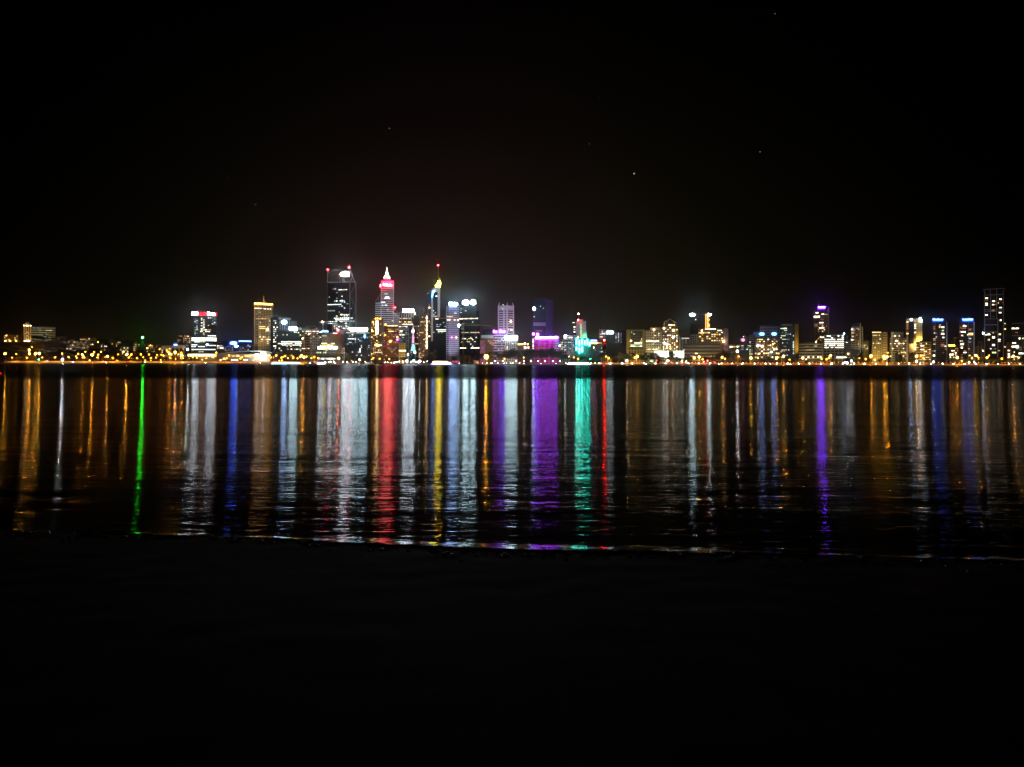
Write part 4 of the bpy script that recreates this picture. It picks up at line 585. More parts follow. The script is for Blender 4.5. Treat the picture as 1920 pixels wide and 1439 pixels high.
b = B('apartment_block', 'stepped pale apartment block with a bright white fin at its upper left', 'apartments', 1668, 1700, 634, 1780, facade((.36, .31, .2), (.03, .025, .015), 5.2, 7.5, .4, .2), corner=1685, short='stepped pale block', roofbox=False); b.prism('upper_floors', plain((.28, .25, .22)), 622.8, 634, 1671, 1694, grow=-3, d=14); b.slab('white_fin', plain((.8, .74, .5)), 1670.6, 1674.4, 622.6, 638, 0, 3); b.slab('end_fin', plain((.5, .44, .36)), 1700, 1702.6, 630, 680, 0, 10)
b.win(1668, 1700, 628, 680, 8, 11, .28, 'owawW'); b.lamp(1680.7, 639.8, 1.5, 'warm', 'room_light'); b.rows(1689, 1699, 660.8, 1.2, 4, 1, 'A'); b.flood((1, .8, .4), 60000, spread=60)
b = B('residential_tower', 'tower of black centre stripe with a brilliant gold floodlit side', 'tower', 1698.8, 1718.2, 598, 1880, facade((.3, .2, .08), (.02, .015, .01), 4.6, 5, .35, .2), short='gold sided tower', roofbox=False)
b.slab('black_stripe', pbr('black_cladding', (.006, .006, .007), .5), 1703.6, 1713.5, 604, 646, .6, 1); b.prism('gold_side', facade((.75, .58, .22), (.3, .2, .06), 4.4, 5.2, .45, .3), 597, x0=1718.4, x1=1729, d=22, slant=(597, 602)); b.slab('lower_panel', plain((.5, .36, .26)), 1704, 1713, 645, 665, .8, 1)
for y in (601, 604, 608.6, 612, 616, 623.6, 626): b.rows(1699, 1703.6, y, 1.8, 1, .85, 'Ao'); b.rows(1714, 1717.6, y, 1.5, 1, .6, 'aW')
b.lamp(1708.4, 599.8, 2.0, 'bwhite', off=-2); b.lamp(1724.8, 597.2, 1.4, 'white'); b.lamp(1726.8, 602, 1.9, 'bwhite', off=-2); b.rows(1714, 1717.4, 648, 2, 1, 1, 'o'); b.rows(1714, 1717.4, 655.4, 2.4, 1, 1, 'W')
b.flood((1, .72, .25), 300000, x=1722, y=646, dist=9, spread=100); b.flood((1, .72, .25), 200000, x=1724, dist=26, spread=30, aim=.7)
b = B('apartment_block', 'low amber lit banded apartments at the foot of the gold sided tower', 'apartments', 1717.5, 1746, 641, 1770, facade((.5, .36, .14), (.05, .035, .015), 5.4, 14, .45, .08), roofbox=True); b.rows(1726, 1732.6, 648.6, 2.2, 2, 1, 'W'); b.rows(1726, 1732.6, 655.6, 1.8, 2, 1, 'W'); b.rows(1732, 1738, 659, 1.6, 2, 1, 'A'); b.win(1719, 1745, 643, 676, 8, 9, .25, 'aAow'); b.flood((1, .7, .25), 36000, spread=90)
# twin towers
def twin(x0, x1, ym, lab, sx0, sx1, sh, wins, ctr):
    b = B('residential_tower', lab, 'tower', x0, x1, 605, 1840, facade((.17, .17, .18), (.012, .012, .015), 4.6, 60, .32, 0), corner=ctr, yaw=8, short=sh, roofbox=False)
    b.prism('blue_crown', pbr('blue_glass', (.03, .06, .25), .3), 603, 604.9, grow=-1); b.prism('blue_crown', pbr('blue_glass', (.03, .06, .25), .3), 598, 603, x0 + 1, x1 - 4, grow=-3, d=14)
    b.sign(sx0, sx1, 597.2, 602.4, 'tblue', 'letters', n=7, proud=2); b.sign(sx0 + .6, sx1 - .6, 598.6, 600.4, 'tback', 'box', proud=1.5, name='sign_backlight')
    b.slab('white_fin', plain((.65, .62, .68)), x1 - 1.9, x1 - .1, 604, 678, 1, 5); b.slab('centre_line', plain((.35, .35, .4)), ctr - .3, ctr + .3, 598, 676, .8, 1)
    for a, c, y, h, k in wins: b.rows(a, c, y, h, max(1, int((c - a) / 2.6)), 1, k)
    b.win(x0 + 1, x1 - 2, 608, 675, 8, 18, .07, 'odwk')
    return b
b = twin(1746, 1776, 0, 'left of two matching dark towers wearing blue signs, beside the gold sided tower', 1748, 1769, 'left twin blue tower', [(1749.5, 1753.5, 613, 2, 'o'), (1749.5, 1753.5, 617, 2, 'o'), (1760, 1763.6, 613.4, 1.6, 'A'), (1765, 1770.4, 613.6, 2.4, 'W'), (1765.5, 1770, 620, 2, 'g'), (1765, 1770, 623.6, 2, 'o'), (1764.5, 1770.5, 626.4, 2.6, 'W'), (1766.6, 1770.6, 633, 1.8, 'W'), (1749.5, 1754, 635.6, 1, 'w'), (1749.5, 1754.4, 638.6, 1.7, 'Wo'), (1749.5, 1754.6, 645.4, 1.6, 'g'), (1764, 1770, 646, 2, 'o'), (1764, 1770, 648.8, 1.8, 'oA'), (1771, 1774, 649.6, 1.5, 'W'), (1751, 1754, 658.4, 1.5, 'c'), (1749, 1753.4, 667, 3, 'W')], 1754.4); b.flood((.9, .85, 1), 60000, x=1775, dist=10, spread=25, aim=.9)
b = twin(1798, 1827, 0, 'right of two matching dark towers wearing blue signs, nearer the tall framed tower', 1804, 1825, 'right twin blue tower', [(1804.5, 1812, 611.8, 2, 'Ww'), (1802, 1811.5, 615.6, 1.8, 'wo'), (1816, 1820.6, 618.4, 3, 'o'), (1798.4, 1810.5, 622.4, 2, 'Wo'), (1816, 1824.4, 626, 2.8, 'A'), (1813.6, 1816, 628, 2, 'W'), (1817, 1822.6, 628.8, 1.8, 'a'), (1802, 1806, 629, 2.6, 'w'), (1816.6, 1821, 635.2, 1.8, 'c'), (1816, 1820.6, 641.6, 1.8, 'k'), (1801, 1807, 645.6, 3, 'W'), (1801.6, 1805.4, 652, 3.2, 'W'), (1807, 1811.6, 658, 1.6, 'o'), (1806.5, 1812, 661.3, 1.7, 'W'), (1816, 1820, 667, 2.4, 'g'), (1801, 1806, 670.6, 2, 'Wo')], 1815.4); b.flood((1, .85, .8), 30000, x=1826, dist=10, spread=25, aim=.9)
b = B('office_block', 'low dark building with a yellow lettered strip between the matching blue signed towers', 'building', 1776.5, 1797.5, 650, 1800, fDark, roofbox=False); b.sign(1778.5, 1790, 646.6, 649.6, 'gold', 'letters', n=6); b.win(1777, 1797, 652, 676, 6, 6, .3, 'wdWo'); b.rows(1780, 1788, 665, 2.2, 2, 1, 'W')
crane('small dim crane between the matching blue signed towers', 1789.5, 634, None, [('jib', [(1788, 634, 1799, 634), (1788, 634.8, 1799, 634.8), (1789.5, 641, 1793, 638)])], 1900)
b = B('apartment_block', 'low olive building with a pale portal frame left of the tall framed tower', 'building', 1827.5, 1842.5, 650, 1800, plain((.16, .13, .05)), roofbox=False); b.bars('portal_frame', plain((.5, .44, .28)), [(1834, 680, 1834, 641.5), (1834, 641.5, 1840, 641.5), (1840, 641.5, 1840, 680)], .7, off=-2)
# tall framed tower
b = B('residential_tower', 'tallest tower at the far right, black glass in a thin white grid frame', 'tower', 1845, 1882, 553, 1820, pbr('black_glass', (.008, .009, .012), .25), d=26, short='tall framed tower', roofbox=False)
fm = plain((.5, .5, .56))
b.bars('roof_frame', plain((.6, .56, .5)), [(1844, 542.5, 1882.5, 541.8), (1844, 542.5, 1847, 553), (1882.5, 541.8, 1880, 553), (1856.5, 542.5, 1856.5, 553), (1868.5, 542.5, 1868.5, 553), (1847, 553, 1880, 553)], .55)
b.bars('white_frame', fm, [(1857, 553, 1857, 598), (1868.5, 553, 1868.5, 598), (1845.3, 581, 1882, 581), (1845.3, 584, 1882, 584), (1845.3, 553, 1845.3, 598), (1881.6, 553, 1881.6, 604), (1845.3, 598.3, 1871, 598.3), (1871, 604.5, 1881.6, 604.5)], .4, off=-.6)
b.slab('lower_block', pbr('black_glass', (.008, .009, .012), .25), 1845.6, 1871, 598.5, 680, 4, 4.2); b.slab('lower_block', pbr('black_glass', (.008, .009, .012), .25), 1871.2, 1881.4, 604.5, 680, 3, 3.2)
b.bars('lower_frame', fm, [(1846, 609.6, 1871, 609.6), (1845.8, 623, 1871, 623), (1846.3, 598.5, 1846.3, 672), (1870.8, 598.5, 1870.8, 672), (1881.2, 604.5, 1881.2, 674)], .55, off=-4.6)
for x, y, w_, h, k in [(1849.6, 558.6, 5, 1.8, 'W'), (1849.8, 562, 5, 2, 'o'), (1849.6, 568.6, 4.6, 1.5, 'W'), (1849.6, 571.8, 4.6, 1.5, 'W'), (1862.6, 565, 5.4, 2, 'W'), (1863.6, 571.5, 7.4, 1.8, 'Wo'), (1875.6, 561.6, 4.8, 2, 'W'), (1876, 564.2, 4, 1.2, 'o'), (1871.6, 568.6, 2, 1.8, 'w'), (1880, 568, 2, 1.4, 'o'), (1875.8, 577.4, 5, 1.8, 'W'), (1861.8, 582, 5.6, 3.4, 'o'), (1849.6, 590.4, 5, 2, 'W'), (1875, 587, 5, 1.6, 'W'), (1862.6, 594, 3, .8, 'd'), (1875, 601, 4.6, 3, 'Wo')]: b.rows(x - w_ / 2, x + w_ / 2, y, h, 2, 1, k)
b2 = b; q = [(1848.6, 628, 3, 1.6, 'W'), (1853.8, 627.4, 5.4, 2.4, 'W'), (1862, 624.6, 2.4, 1.4, 'w'), (1862.8, 633, 5, 3.4, 'WA'), (1853.4, 637.4, 4.4, 3, 'wo'), (1862.8, 647.4, 5, 3, 'Ww'), (1857.6, 654.4, 3, 2, 'c'), (1866, 654.6, 3, 1.4, 'k'), (1864, 661.6, 8, 2.8, 'ga'), (1874.4, 627.4, 4.6, 3, 'w'), (1873.6, 637.4, 4.6, 2, 'W'), (1873.8, 640.8, 4.6, 1.6, 'w'), (1873, 658, 4.4, 1.6, 'a')]
for x, y, w_, h, k in q:
    for sx in (-1, 1): b.pane('window', x + sx * w_ / 4 - w_ * .22, x + sx * w_ / 4 + w_ * .22, y - h / 2, y + h / 2, rnd.choice(k), proud=4.3)
b.lamp(1843.4, 625, 2.0, 'bwhite', 'corner_light', off=-3); b.lamp(1842.6, 658, 1.1, 'warm', 'corner_light', off=-3); b.prism('rear_wing', fDark, 606, x0=1882.1, x1=1886.4, d=18, yo=12); b.rows(1882.4, 1886.4, 617.6, 2, 1, 1, 'A'); b.rows(1882.4, 1886, 607.6, 1.5, 1, 1, 'g'); b.rows(1882.4, 1886, 651, 2, 1, 1, 'w')
b = B('apartment_block', 'low reddish block with stacked lit balconies right of the tall framed tower', 'building', 1886.8, 1896, 643, 1780, plain((.2, .05, .03))); b.win(1889, 1894, 653, 672, 1, 6, .9, 'W', fy=.6)
b = B('residential_tower', 'dark tower at the right edge with white roof line and scattered lit flats', 'tower', 1896.4, 1924, 607, 1840, facade((.06, .06, .06), (.012, .012, .012), 4.6, 60, .3, 0), short='right edge tower', roofbox=False); b.slab('roof_edge', plain((.45, .45, .45)), 1896.4, 1924, 606.4, 607.4, .6, 1); b.slab('mid_line', plain((.45, .45, .45)), 1896.4, 1924, 629, 630, .6, 1); b.rows(1897, 1910, 616, 2.4, 5, .95, 'Ww'); b.rows(1903, 1909, 623.6, 1, 3, .8, 'o'); b.rows(1910, 1922, 635, 3, 4, .8, 'Wg'); b.rows(1898, 1905, 643.4, 2, 3, 1, 'W'); b.rows(1897, 1910, 650, 3, 5, 1, 'W'); b.rows(1905, 1910, 653.6, 1.8, 2, 1, 'c'); b.rows(1910, 1922, 663, 2.6, 4, .9, 'WC'); b.win(1897, 1922, 632, 676, 8, 10, .15, 'wkd')
# bell spire and tent
b = Bld('bell_spire', 'slender glass bell spire glowing white, pink and teal above the quay trees', 'tower', 771, 778, 1600, base=1.6); LAND.append((774, 'glowing bell spire'))
bm = bmesh.new(); lathe(bm, [(2.4, b.z(644)), (1.3, b.z(628)), (.9, b.z(616)), (.2, b.z(610))], 12); mk('spire', bm, emi('spire_glass', (1.0, .42, .78), 1.1), b.root)
bm = bmesh.new(); lathe(bm, [(1.2, b.z(624.5)), (2.3, b.z(622)), (2.3, b.z(620)), (.8, b.z(617))], 12); mk('lantern', bm, smat('panel'), b.root); b.lamp(774, 621.5, 1.7, 'white', 'lantern_light', off=-3)
for i in range(5):
    bm = bmesh.new(); z1 = b.z(646 + i * 2.6); z0 = b.z(647.6 + i * 2.6); r = 2.6 + i * .45; lathe(bm, [(r, z0), (r - .2, z1)], 12); mk('lit_ring', bm, emi('ring_light', (.35, 1.0, .92), 1.3), b.root)
bm = bmesh.new(); lathe(bm, [(5.4, 0), (4.4, b.z(658.6))], 12); mk('base', bm, fTeal, b.root)
b = Bld('sail_roof', 'pair of pink lit triangular sails left of the teal light tubes', 'canopy', 1062, 1078, 1600, base=1.6)
for x0, x1, xt, yt, yb in ((1062.6, 1070.6, 1066, 655.6, 666), (1070.5, 1076.8, 1073.6, 647.6, 661)):
    bm = bmesh.new(); v = [bm.verts.new((b.lx(x, 0), yy, b.z(y))) for x, y, yy in ((x0, yb, 0), (x1, yb, 0), (x1 - 1, yb, 7), (x0 + 1, yb, 7), (xt, yt, 3))]
    for f in ((0, 1, 4), (1, 2, 4), (2, 3, 4), (3, 0, 4), (0, 3, 2, 1)): bm.faces.new([v[i] for i in f])
    mk('sail', bm, plain((.7, .3, .35)), b.root)
b.bars('post', METAL, [(1066, 678, 1066, 655.6), (1073.6, 678, 1073.6, 647.6)], .25); b.flood((1, .5, .5), 8000, dist=14, spread=100)
# ------------------------------------------------------------------ channel beacons standing in the river
def beacon(label, x, ylight, ytop, ymid, w0, w1, Y, k, st, shape, col):
    b = Bld('channel_beacon', label, 'channel beacon', x - 4, x + 4, Y, base=-1.5)
    bm = bmesh.new(); bar(bm, (0, 0, 0), (0, 0, b.z(ymid)), .55, 10, .4); bar(bm, (0, 0, b.z(ytop)), (0, 0, b.z(ylight) - .5), .16, 8)
    mk('pile', bm, pbr('black_pile', (.02, .02, .02), .6), b.root)
    bm = bmesh.new(); s_ = Y / F
    if shape == 'cone': lathe(bm, [(w0 * s_ / 2, b.z(ymid)), (w0 * s_ / 2 * .96, b.z(ymid - 3)), (w1 * s_ / 2, b.z(ytop))], 14)
    else: lathe(bm, [(w1 * s_ / 2, b.z(ymid)), (w0 * s_ / 2, b.z(ymid - 3)), (w0 * s_ / 2, b.z(ytop + 3)), (w1 * s_ / 2, b.z(ytop))], 14)
    mk('topmark', bm, pbr('beacon_' + col[0], col[1], .5), b.root)
    bm = bmesh.new(); lathe(bm, [(1.4, b.z(ymid) + .1), (1.4, b.z(ymid) - .25)], 12); mk('platform', bm, METAL, b.root)
    bm = bmesh.new(); bmesh.ops.create_icosphere(bm, subdivisions=2, radius=.75); q = mk('lantern', bm, emi('beacon_light_' + shape, k, st), b.root); q.location = (0, 0, b.z(ylight))
beacon('channel beacon with a vivid green light over a dark cone on the left', 267, 633.2, 640, 655, 11, 3, 1000, (.012, 1.0, .03), 1000, 'cone', ('green', (.02, .12, .04)))
beacon('channel beacon with a vivid red light over a dark can in the right half', 1133, 638.3, 643, 657, 9, 5, 1000, (1.0, .008, .004), 1700, 'can', ('red', (.15, .01, .01)))
LAND.append((267, 'green channel beacon')); LAND.append((1133, 'red channel beacon'))
# ------------------------------------------------------------------ labels that place a repeat beside its landmark
ORD = ['first', 'second', 'third', 'fourth', 'fifth', 'sixth', 'seventh', 'eighth', 'ninth', 'tenth', 'eleventh', 'twelfth']
TODO = []
def later(root, x, what, y=0): TODO.append((root, x, what))
def settle():
    g = {}
    for r, x, what in TODO:
        l = min(LAND, key=lambda q: abs(q[0] - x)); g.setdefault((what, l[1]), []).append((x, r))
    for (what, l), v in g.items():
        v.sort(key=lambda q: q[0])
        for i, (x, r) in enumerate(v):
            if len(v) == 1: r['label'] = f'{what} nearest the {l}'
            elif len(v) == 2: r['label'] = f'{what}, the {("left", "right")[i]} of two nearest the {l}'
            else: r['label'] = f'{what}, {ORD[i]} from the left by the {l}'
# ------------------------------------------------------------------ street lamps
LM = {}
def lamp_proto(h, r, k, kind):
    """meshes shared by every copy of a kind: pole with arm, head (the lit globe)"""
    key = (round(h, 0), r, k, kind)
    if key in LM: return LM[key]
    h = key[0]
    bm = bmesh.new(); bar(bm, (0, 0, -.3), (0, 0, h - r * .8), .16, 6, .09); bar(bm, (0, 0, -.3), (0, 0, .8), .3, 6, .22)
    if kind == 'arm': bar(bm, (0, 0, h - r * .8), (0, -1.2, h + .25), .08, 5)
    p = bpy.data.meshes.new('pole'); bm.to_mesh(p); bm.free(); p.materials.append(METAL)
    bm = bmesh.new(); bmesh.ops.create_icosphere(bm, subdivisions=1, radius=r, matrix=Matrix.Translation((0, -1.2 if kind == 'arm' else 0, h)) @ Matrix.Diagonal((1, 1, .8, 1)))
    q = bpy.data.meshes.new('lamp_head'); bm.to_mesh(q); bm.free(); q.materials.append(smat(k))
    d = None
    if k in ('lamp_g', 'lamp_c'):
        bm = bmesh.new(); lathe(bm, [(r * 1.25, 0), (r * 1.25, r * 1.2), (r * .5, r * 1.7)], 12)  # dark hood added behind the globe to keep its light off the wall
        bm.faces.remove(min(bm.faces, key=lambda f: f.calc_center_median().z + (0 if len(f.verts) > 4 else 9)))
        bmesh.ops.transform(bm, matrix=Matrix.Translation((0, -r * .2, h)) @ Matrix.Rotation(-math.pi / 2, 4, 'X'), verts=bm.verts)
        d = bpy.data.meshes.new('added_light_shield'); bm.to_mesh(d); bm.free(); d.materials.append(DARK)
    if kind == 'arm':
        bm = bmesh.new(); R_ = min(5.5, 2.1 * r + .45)  # oversized dish added behind the globe, lit by it to form a halo
        rings = []
        for f, yy in ((.12, .75), (.5, .6), (1.0, .1)):
            rings.append([bm.verts.new((R_ * f * math.cos(a * math.pi / 8), -1.2 + r * (1 + yy), h + R_ * f * math.sin(a * math.pi / 8))) for a in range(16)])
        for A, B2 in zip(rings, rings[1:]):
            for i in range(16): bm.faces.new((A[i], A[(i + 1) % 16], B2[(i + 1) % 16], B2[i]))
        bm.faces.new(rings[0]); d = bpy.data.meshes.new('halo_dish'); bm.to_mesh(d); bm.free(); d.materials.append(pbr('halo_dish_enamel', (.75, .72, .65), .6, .1))
    LM[key] = (p, q, h, d); return LM[key]
WHAT = {'lamp_p': ('added_band_light', 'low orange added light', 'lights added along the riverside road for its orange band'), 'lamp_b': ('street_lamp', 'bright orange street lamp', 'street lamps along the far shore'), 'lamp_o': ('street_lamp', 'orange street lamp', 'street lamps along the far shore'), 'lamp_y': ('street_lamp', 'amber street lamp', 'street lamps along the far shore'),
        'lamp_w': ('promenade_lamp', 'low white promenade lamp', 'promenade lamps by the river wall'), 'lamp_s': ('promenade_lamp', 'large warm white shore light', 'large lamps on the far shore'), 'lamp_g': ('floodlight', 'glaring white floodlight', 'floodlights on the far shore'), 'lamp_c': ('floodlight', 'glaring white floodlight', 'floodlights on the far shore')}
def lamp(x, y, Y, k='lamp_o', r=.5, what=None, label=None, barrier=False):
    p = P(x, y, Y); g = gz(p.x, Y); h = max(3, p.z - g)
    pm, hm, hh, dm = lamp_proto(h, r, k, 'arm' if k in ('lamp_o', 'lamp_y', 'lamp_b') else 'globe')
    nm, w_, grp = WHAT[k]
    e = empty(nm, (p.x, Y, p.z - hh)); tag(e, None, nm.replace('_', ' '), grp)
    for n_, m_ in (('pole', pm), ('lamp_head', hm), (dm.name.split('.')[0] if dm else '', dm)):
        if m_ is None: continue
        o = bpy.data.objects.new(n_, m_); C.objects.link(o); o.parent = e
    if barrier or (k in ('lamp_o', 'lamp_y', 'lamp_b') and x > 1120 and y > 659):  # extra spot added to wash the wall behind with orange
        L = bpy.data.lights.new('wall_wash_spot', 'SPOT'); L.energy = 15000; L.color = (1, .38, .03); L.spot_size = math.radians(130); L.spot_blend = .6; L.shadow_soft_size = .3
        q = bpy.data.objects.new('wall_wash_spot', L); C.objects.link(q); q.parent = e; q.location = (0, .6, hh - .8); q.rotation_euler = (math.radians(35), 0, 0)
    if label: e['label'] = label
    else: later(e, x, what or w_)
# regular white promenade lamps on the right, close to the wall
x = 1124
while x < 1925:
    lamp(x + rnd.uniform(-.8, .8), 682.2 + (x - 1124) * .0012 - .6, 1454.2, 'lamp_w', .6); x += 20.75
for x in (928, 943, 968, 982, 995.5, 1009, 1022.5, 1036.5, 1050): lamp(x, 677.6, 1462, 'lamp_w', .62, 'round white parkside lamp')
for x in (905, 913, 921, 934, 951, 957, 962, 975, 1060, 1066, 1100, 1108, 1116): lamp(x + rnd.uniform(-1, 1), 681.3, 1454.2, 'lamp_w', .33, 'tiny white quay lamp')
for x in (606, 611, 616, 621, 627, 643, 650, 662, 668, 685, 695, 722, 727, 733, 741, 745, 749, 755, 770, 781, 794, 800): lamp(x + rnd.uniform(-1, 1), 679 + rnd.uniform(-1.2, 1), 1456, 'lamp_w', rnd.choice((.42, .5, .6)), 'small white quay lamp')
for x, y, r in ((635, 672, 1.35), (674, 675, .8), (1175.5, 676.8, 1.25), (1251.8, 677, .9), (1279, 678, .75), (1287, 679, .6)): lamp(x, y, 1458, 'lamp_s', r, 'large warm white shore light')
for x, y, r in ((352, 655.5, 1.5), (763, 677.4, 1.25), (775.5, 676.6, .95), (787, 677.2, 1.25), (778, 661, 1.25), (765, 665.3, .9), (1382.6, 659, 1.5), (1588.5, 681, 1.15), (1584.5, 680, .7), (1596.5, 677, .85), (1718, 678, 1.0), (1750, 679, 1.0), (1817, 680, .6), (1826.5, 679.6, .6)): lamp(x, y, 1458 if y > 665 else 1500, 'lamp_c', r)
lamp(117, 675, 1440 + 14, 'lamp_g', 1.3, label='blinding white floodlight on the left shore, brightest light in the view'); lamp(122.5, 655, 1700, 'lamp_w', .8, 'rosy white hillside lamp')
lamp(911.6, 669.5, 1458, 'lamp_b', 1.5, label='huge glowing orange lamp on the shore left of the figtrees')
OR = [(10, 663.6), (31, 664), (55.5, 663.6), (67, 663.8), (74, 663.6), (61.6, 640.6), (69, 644.6), (59.6, 646), (60.5, 651), (55.5, 657), (88.7, 637), (100, 639), (117, 663.6), (155, 665.6), (157, 668.5), (173, 666), (177, 660.7), (189.6, 660), (201.8, 668), (212, 672), (237.6, 665), (246.5, 665), (248, 672), (222, 665), (184.5, 665.6), (160.5, 660), (168, 645), (184, 642), (143, 668.6), (147, 664),
      (246, 665.6), (264.4, 665), (280, 665), (276.6, 653.4), (282.7, 648), (299.6, 655), (283.3, 671.7), (295, 666), (303, 665.6), (307, 667), (313, 657), (315, 660), (318, 664), (321, 664.6), (320, 671.7), (328.7, 661.6), (334.8, 665), (340, 662), (341, 667), (353.7, 667), (257, 672), (232, 660),
      (405.9, 661.6), (404.5, 667), (429.6, 667), (445.8, 667.6), (460.7, 668), (465, 668), (469, 668), (387, 672.4), (420, 673), (451, 673),
      (506, 667), (518, 667), (513, 671), (528, 671), (535, 668), (546.4, 667), (550, 671), (563, 669), (566, 667), (570, 670), (575, 669), (584, 672), (590, 669.6), (597, 672), (540, 672), (558, 672.5), (480, 673), (700, 672), (712, 673), (730, 673.5),
      (946, 673), (982, 670.7), (1067, 668.7), (1076, 670.5), (1084, 673.3), (1136, 669), (1141, 672), (1195, 669), (1190, 671), (1301.6, 671.6), (1311, 670), (1317, 674), (1354, 670.2), (1384.7, 668.6), (1359, 673), (1408, 671.5), (1421, 671.6), (1456, 672), (1469, 668.6), (1480, 674.5), (1505, 671.6), (1540, 673.6), (1557, 667.2), (1554, 671.6), (1550, 674), (1633, 668), (1640, 675), (1611, 672), (1623, 673.5), (1657.5, 669), (1664, 661.5), (1663, 669.6), (1658, 673), (1718, 668.5), (1726.5, 667.4), (1731, 672), (1794.6, 671), (1803, 677), (1829.6, 667), (1834, 671), (1822, 672), (1850, 671.4), (1854, 667), (1899.6, 668.5), (1910, 671), (1878, 673)]
for i, (x, y) in enumerate(OR):
    Y = 1461 + (i * 37 % 5) * (5 if x < 1120 else 1.4) if y > 659 else (1560 + (660 - y) * 13)
    big = x in (10, 55.5, 67, 74, 155, 173, 201.8, 237.6, 305, 318, 328.7, 341, 546.4, 566, 570, 1195, 1301.6, 1311, 1354, 1408, 1456, 1469, 1505, 1557, 1633, 1657.5, 1663, 1718, 1794.6, 1829.6, 1850, 1899.6)
    lamp(x, y, Y, 'lamp_b' if big else 'lamp_o' if i % 3 else 'lamp_y', rnd.choice((.55, .65, .75)) if big else rnd.choice((.5, .6, .75)))
for i in range(22): lamp(22 + i * 27 + rnd.uniform(-4, 4), 670.5 + rnd.uniform(-1, 1.5), 1462, 'lamp_o', .5, 'small orange freeway lamp', barrier=True)
x = 1093  # low lights added to fill in the orange band along the road
while x < 1922:
    if abs((x - 1124) % 20.75 - 10) < 8.5: lamp(x, 680.6 + rnd.uniform(-.8, .4), 1468 + rnd.uniform(-1, 1), 'lamp_p', rnd.choice((.4, .5, .6)), 'low orange added light')
    x += rnd.uniform(5, 9)
for i in range(34): lamp(128 + i * 14 + rnd.uniform(-6, 6), 675 + rnd.uniform(-7, 2), 1474 + rnd.uniform(0, 20), rnd.choice(('lamp_o', 'lamp_o', 'lamp_y')), rnd.choice((.3, .4, .5)), 'small added orange light')  # extra lights scattered to thicken the orange glow of the shore
# ------------------------------------------------------------------ trees
foliage = [pbr('foliage_' + n_, c, .8, .55, .6) for n_, c in (('dark', (.035, .05, .018)), ('olive', (.07, .08, .022)), ('light', (.10, .11, .03)))]
bark = pbr('bark', (.12, .09, .06), .9)
def crown(kind, seed):
    r = random.Random(seed); bm = bmesh.new(); cl = []
    if kind == 'fig': cl = [(r.uniform(-.42, .42), r.uniform(-.3, .3), r.uniform(.42, .84), r.uniform(.13, .22)) for _ in range(16)]
    elif kind == 'gum': cl = [(r.uniform(-.28, .28), r.uniform(-.25, .25), r.uniform(.38, .92), r.uniform(.09, .16)) for _ in range(15)]
    elif kind == 'pine': cl = [(r.uniform(-.02, .02), r.uniform(-.02, .02), .16 + .82 * i / 14, .2 * (1 - i / 15) + .025) for i in range(15)]
    elif kind == 'cypress': cl = [(0, 0, .1 + .86 * i / 10, .10 * math.sin(math.pi * (.15 + .8 * i / 11)) + .02) for i in range(11)]
    for (x, y, z, rad) in cl:
        n = int(60 + 900 * rad * rad * 3)
        for _ in range(min(n, 170)):
            d = Vector((r.gauss(0, 1), r.gauss(0, 1), r.gauss(0, 1))).normalized() * rad * r.uniform(.55, 1.05)
            if kind == 'pine': d.z *= .22
            if kind in ('fig', 'gum'): d.z *= .7
            c = Vector((x, y, z)) + d; s_ = r.uniform(.016, .034)
            q = Matrix.Rotation(r.uniform(0, 6.3), 3, Vector((r.gauss(0, 1), r.gauss(0, 1), r.gauss(0, 1))).normalized())
            vs = [bm.verts.new(c + q @ Vector(p)) for p in ((-s_, -s_ * .6, 0), (s_, -s_ * .6, 0), (s_ * .7, s_ * .7, s_ * .2), (-s_ * .7, s_ * .7, -s_ * .2))]
            bm.faces.new(vs)
    me = bpy.data.meshes.new('crown'); bm.to_mesh(me); bm.free(); return me
def trunk(kind, seed):
    r = random.Random(seed); bm = bmesh.new()
    if kind in ('pine', 'cypress'): bar(bm, (0, 0, -.02), (0, 0, .9), .022, 7, .006)
    else:
        bar(bm, (0, 0, -.02), (.01, 0, .38), .035, 7, .022)
        for i in range(6):
            a = r.uniform(0, 6.3); bar(bm, (.01, 0, .3 + .012 * i), (.3 * math.cos(a) * r.uniform(.5, 1), .25 * math.sin(a), r.uniform(.55, .78)), .018, 5, .006)
    me = bpy.data.meshes.new('trunk'); bm.to_mesh(me); bm.free(); me.materials.append(bark); return me
TP = {}
def tree(x, ytop, Y, wpx=None, kind='fig', shade=0, ybase=None, desc=None, label=None, glowpx=None):
    p = P(x, ytop, Y); g = gz(p.x, Y); h = p.z - g
    if h < 2: h = 2
    key = (kind, len(TP) % 3 if False else rnd.randrange(3), shade)
    if key not in TP:
        cm = crown(kind, hash(kind) % 1000 if False else sum(map(ord, kind)) + key[1] * 17); cm.materials.append(foliage[shade]); TP[key] = (cm, trunk(kind, key[1]))
    cm, tm = TP[key]
    e = empty('tree', (p.x, Y, g), rnd.uniform(0, 6.3)); tag(e, label, 'tree', 'trees along the far shore' if Y < 1600 else 'trees on the hill and between buildings')
    wid = (wpx * Y / F) if wpx else h
    base = {'fig': .95, 'gum': .72, 'pine': .42, 'cypress': .2}[kind]
    sx = wid / base if wpx else h
    for n_, m_ in (('crown', cm), ('trunk', tm)):
        o = bpy.data.objects.new(n_, m_); C.objects.link(o); o.parent = e; o.scale = (sx, sx, h / .98)
    if not label: later(e, x, desc or {'fig': 'broad dark tree', 'gum': 'loose crowned tree', 'pine': 'tiered pine tree', 'cypress': 'dark narrow cypress'}[kind])
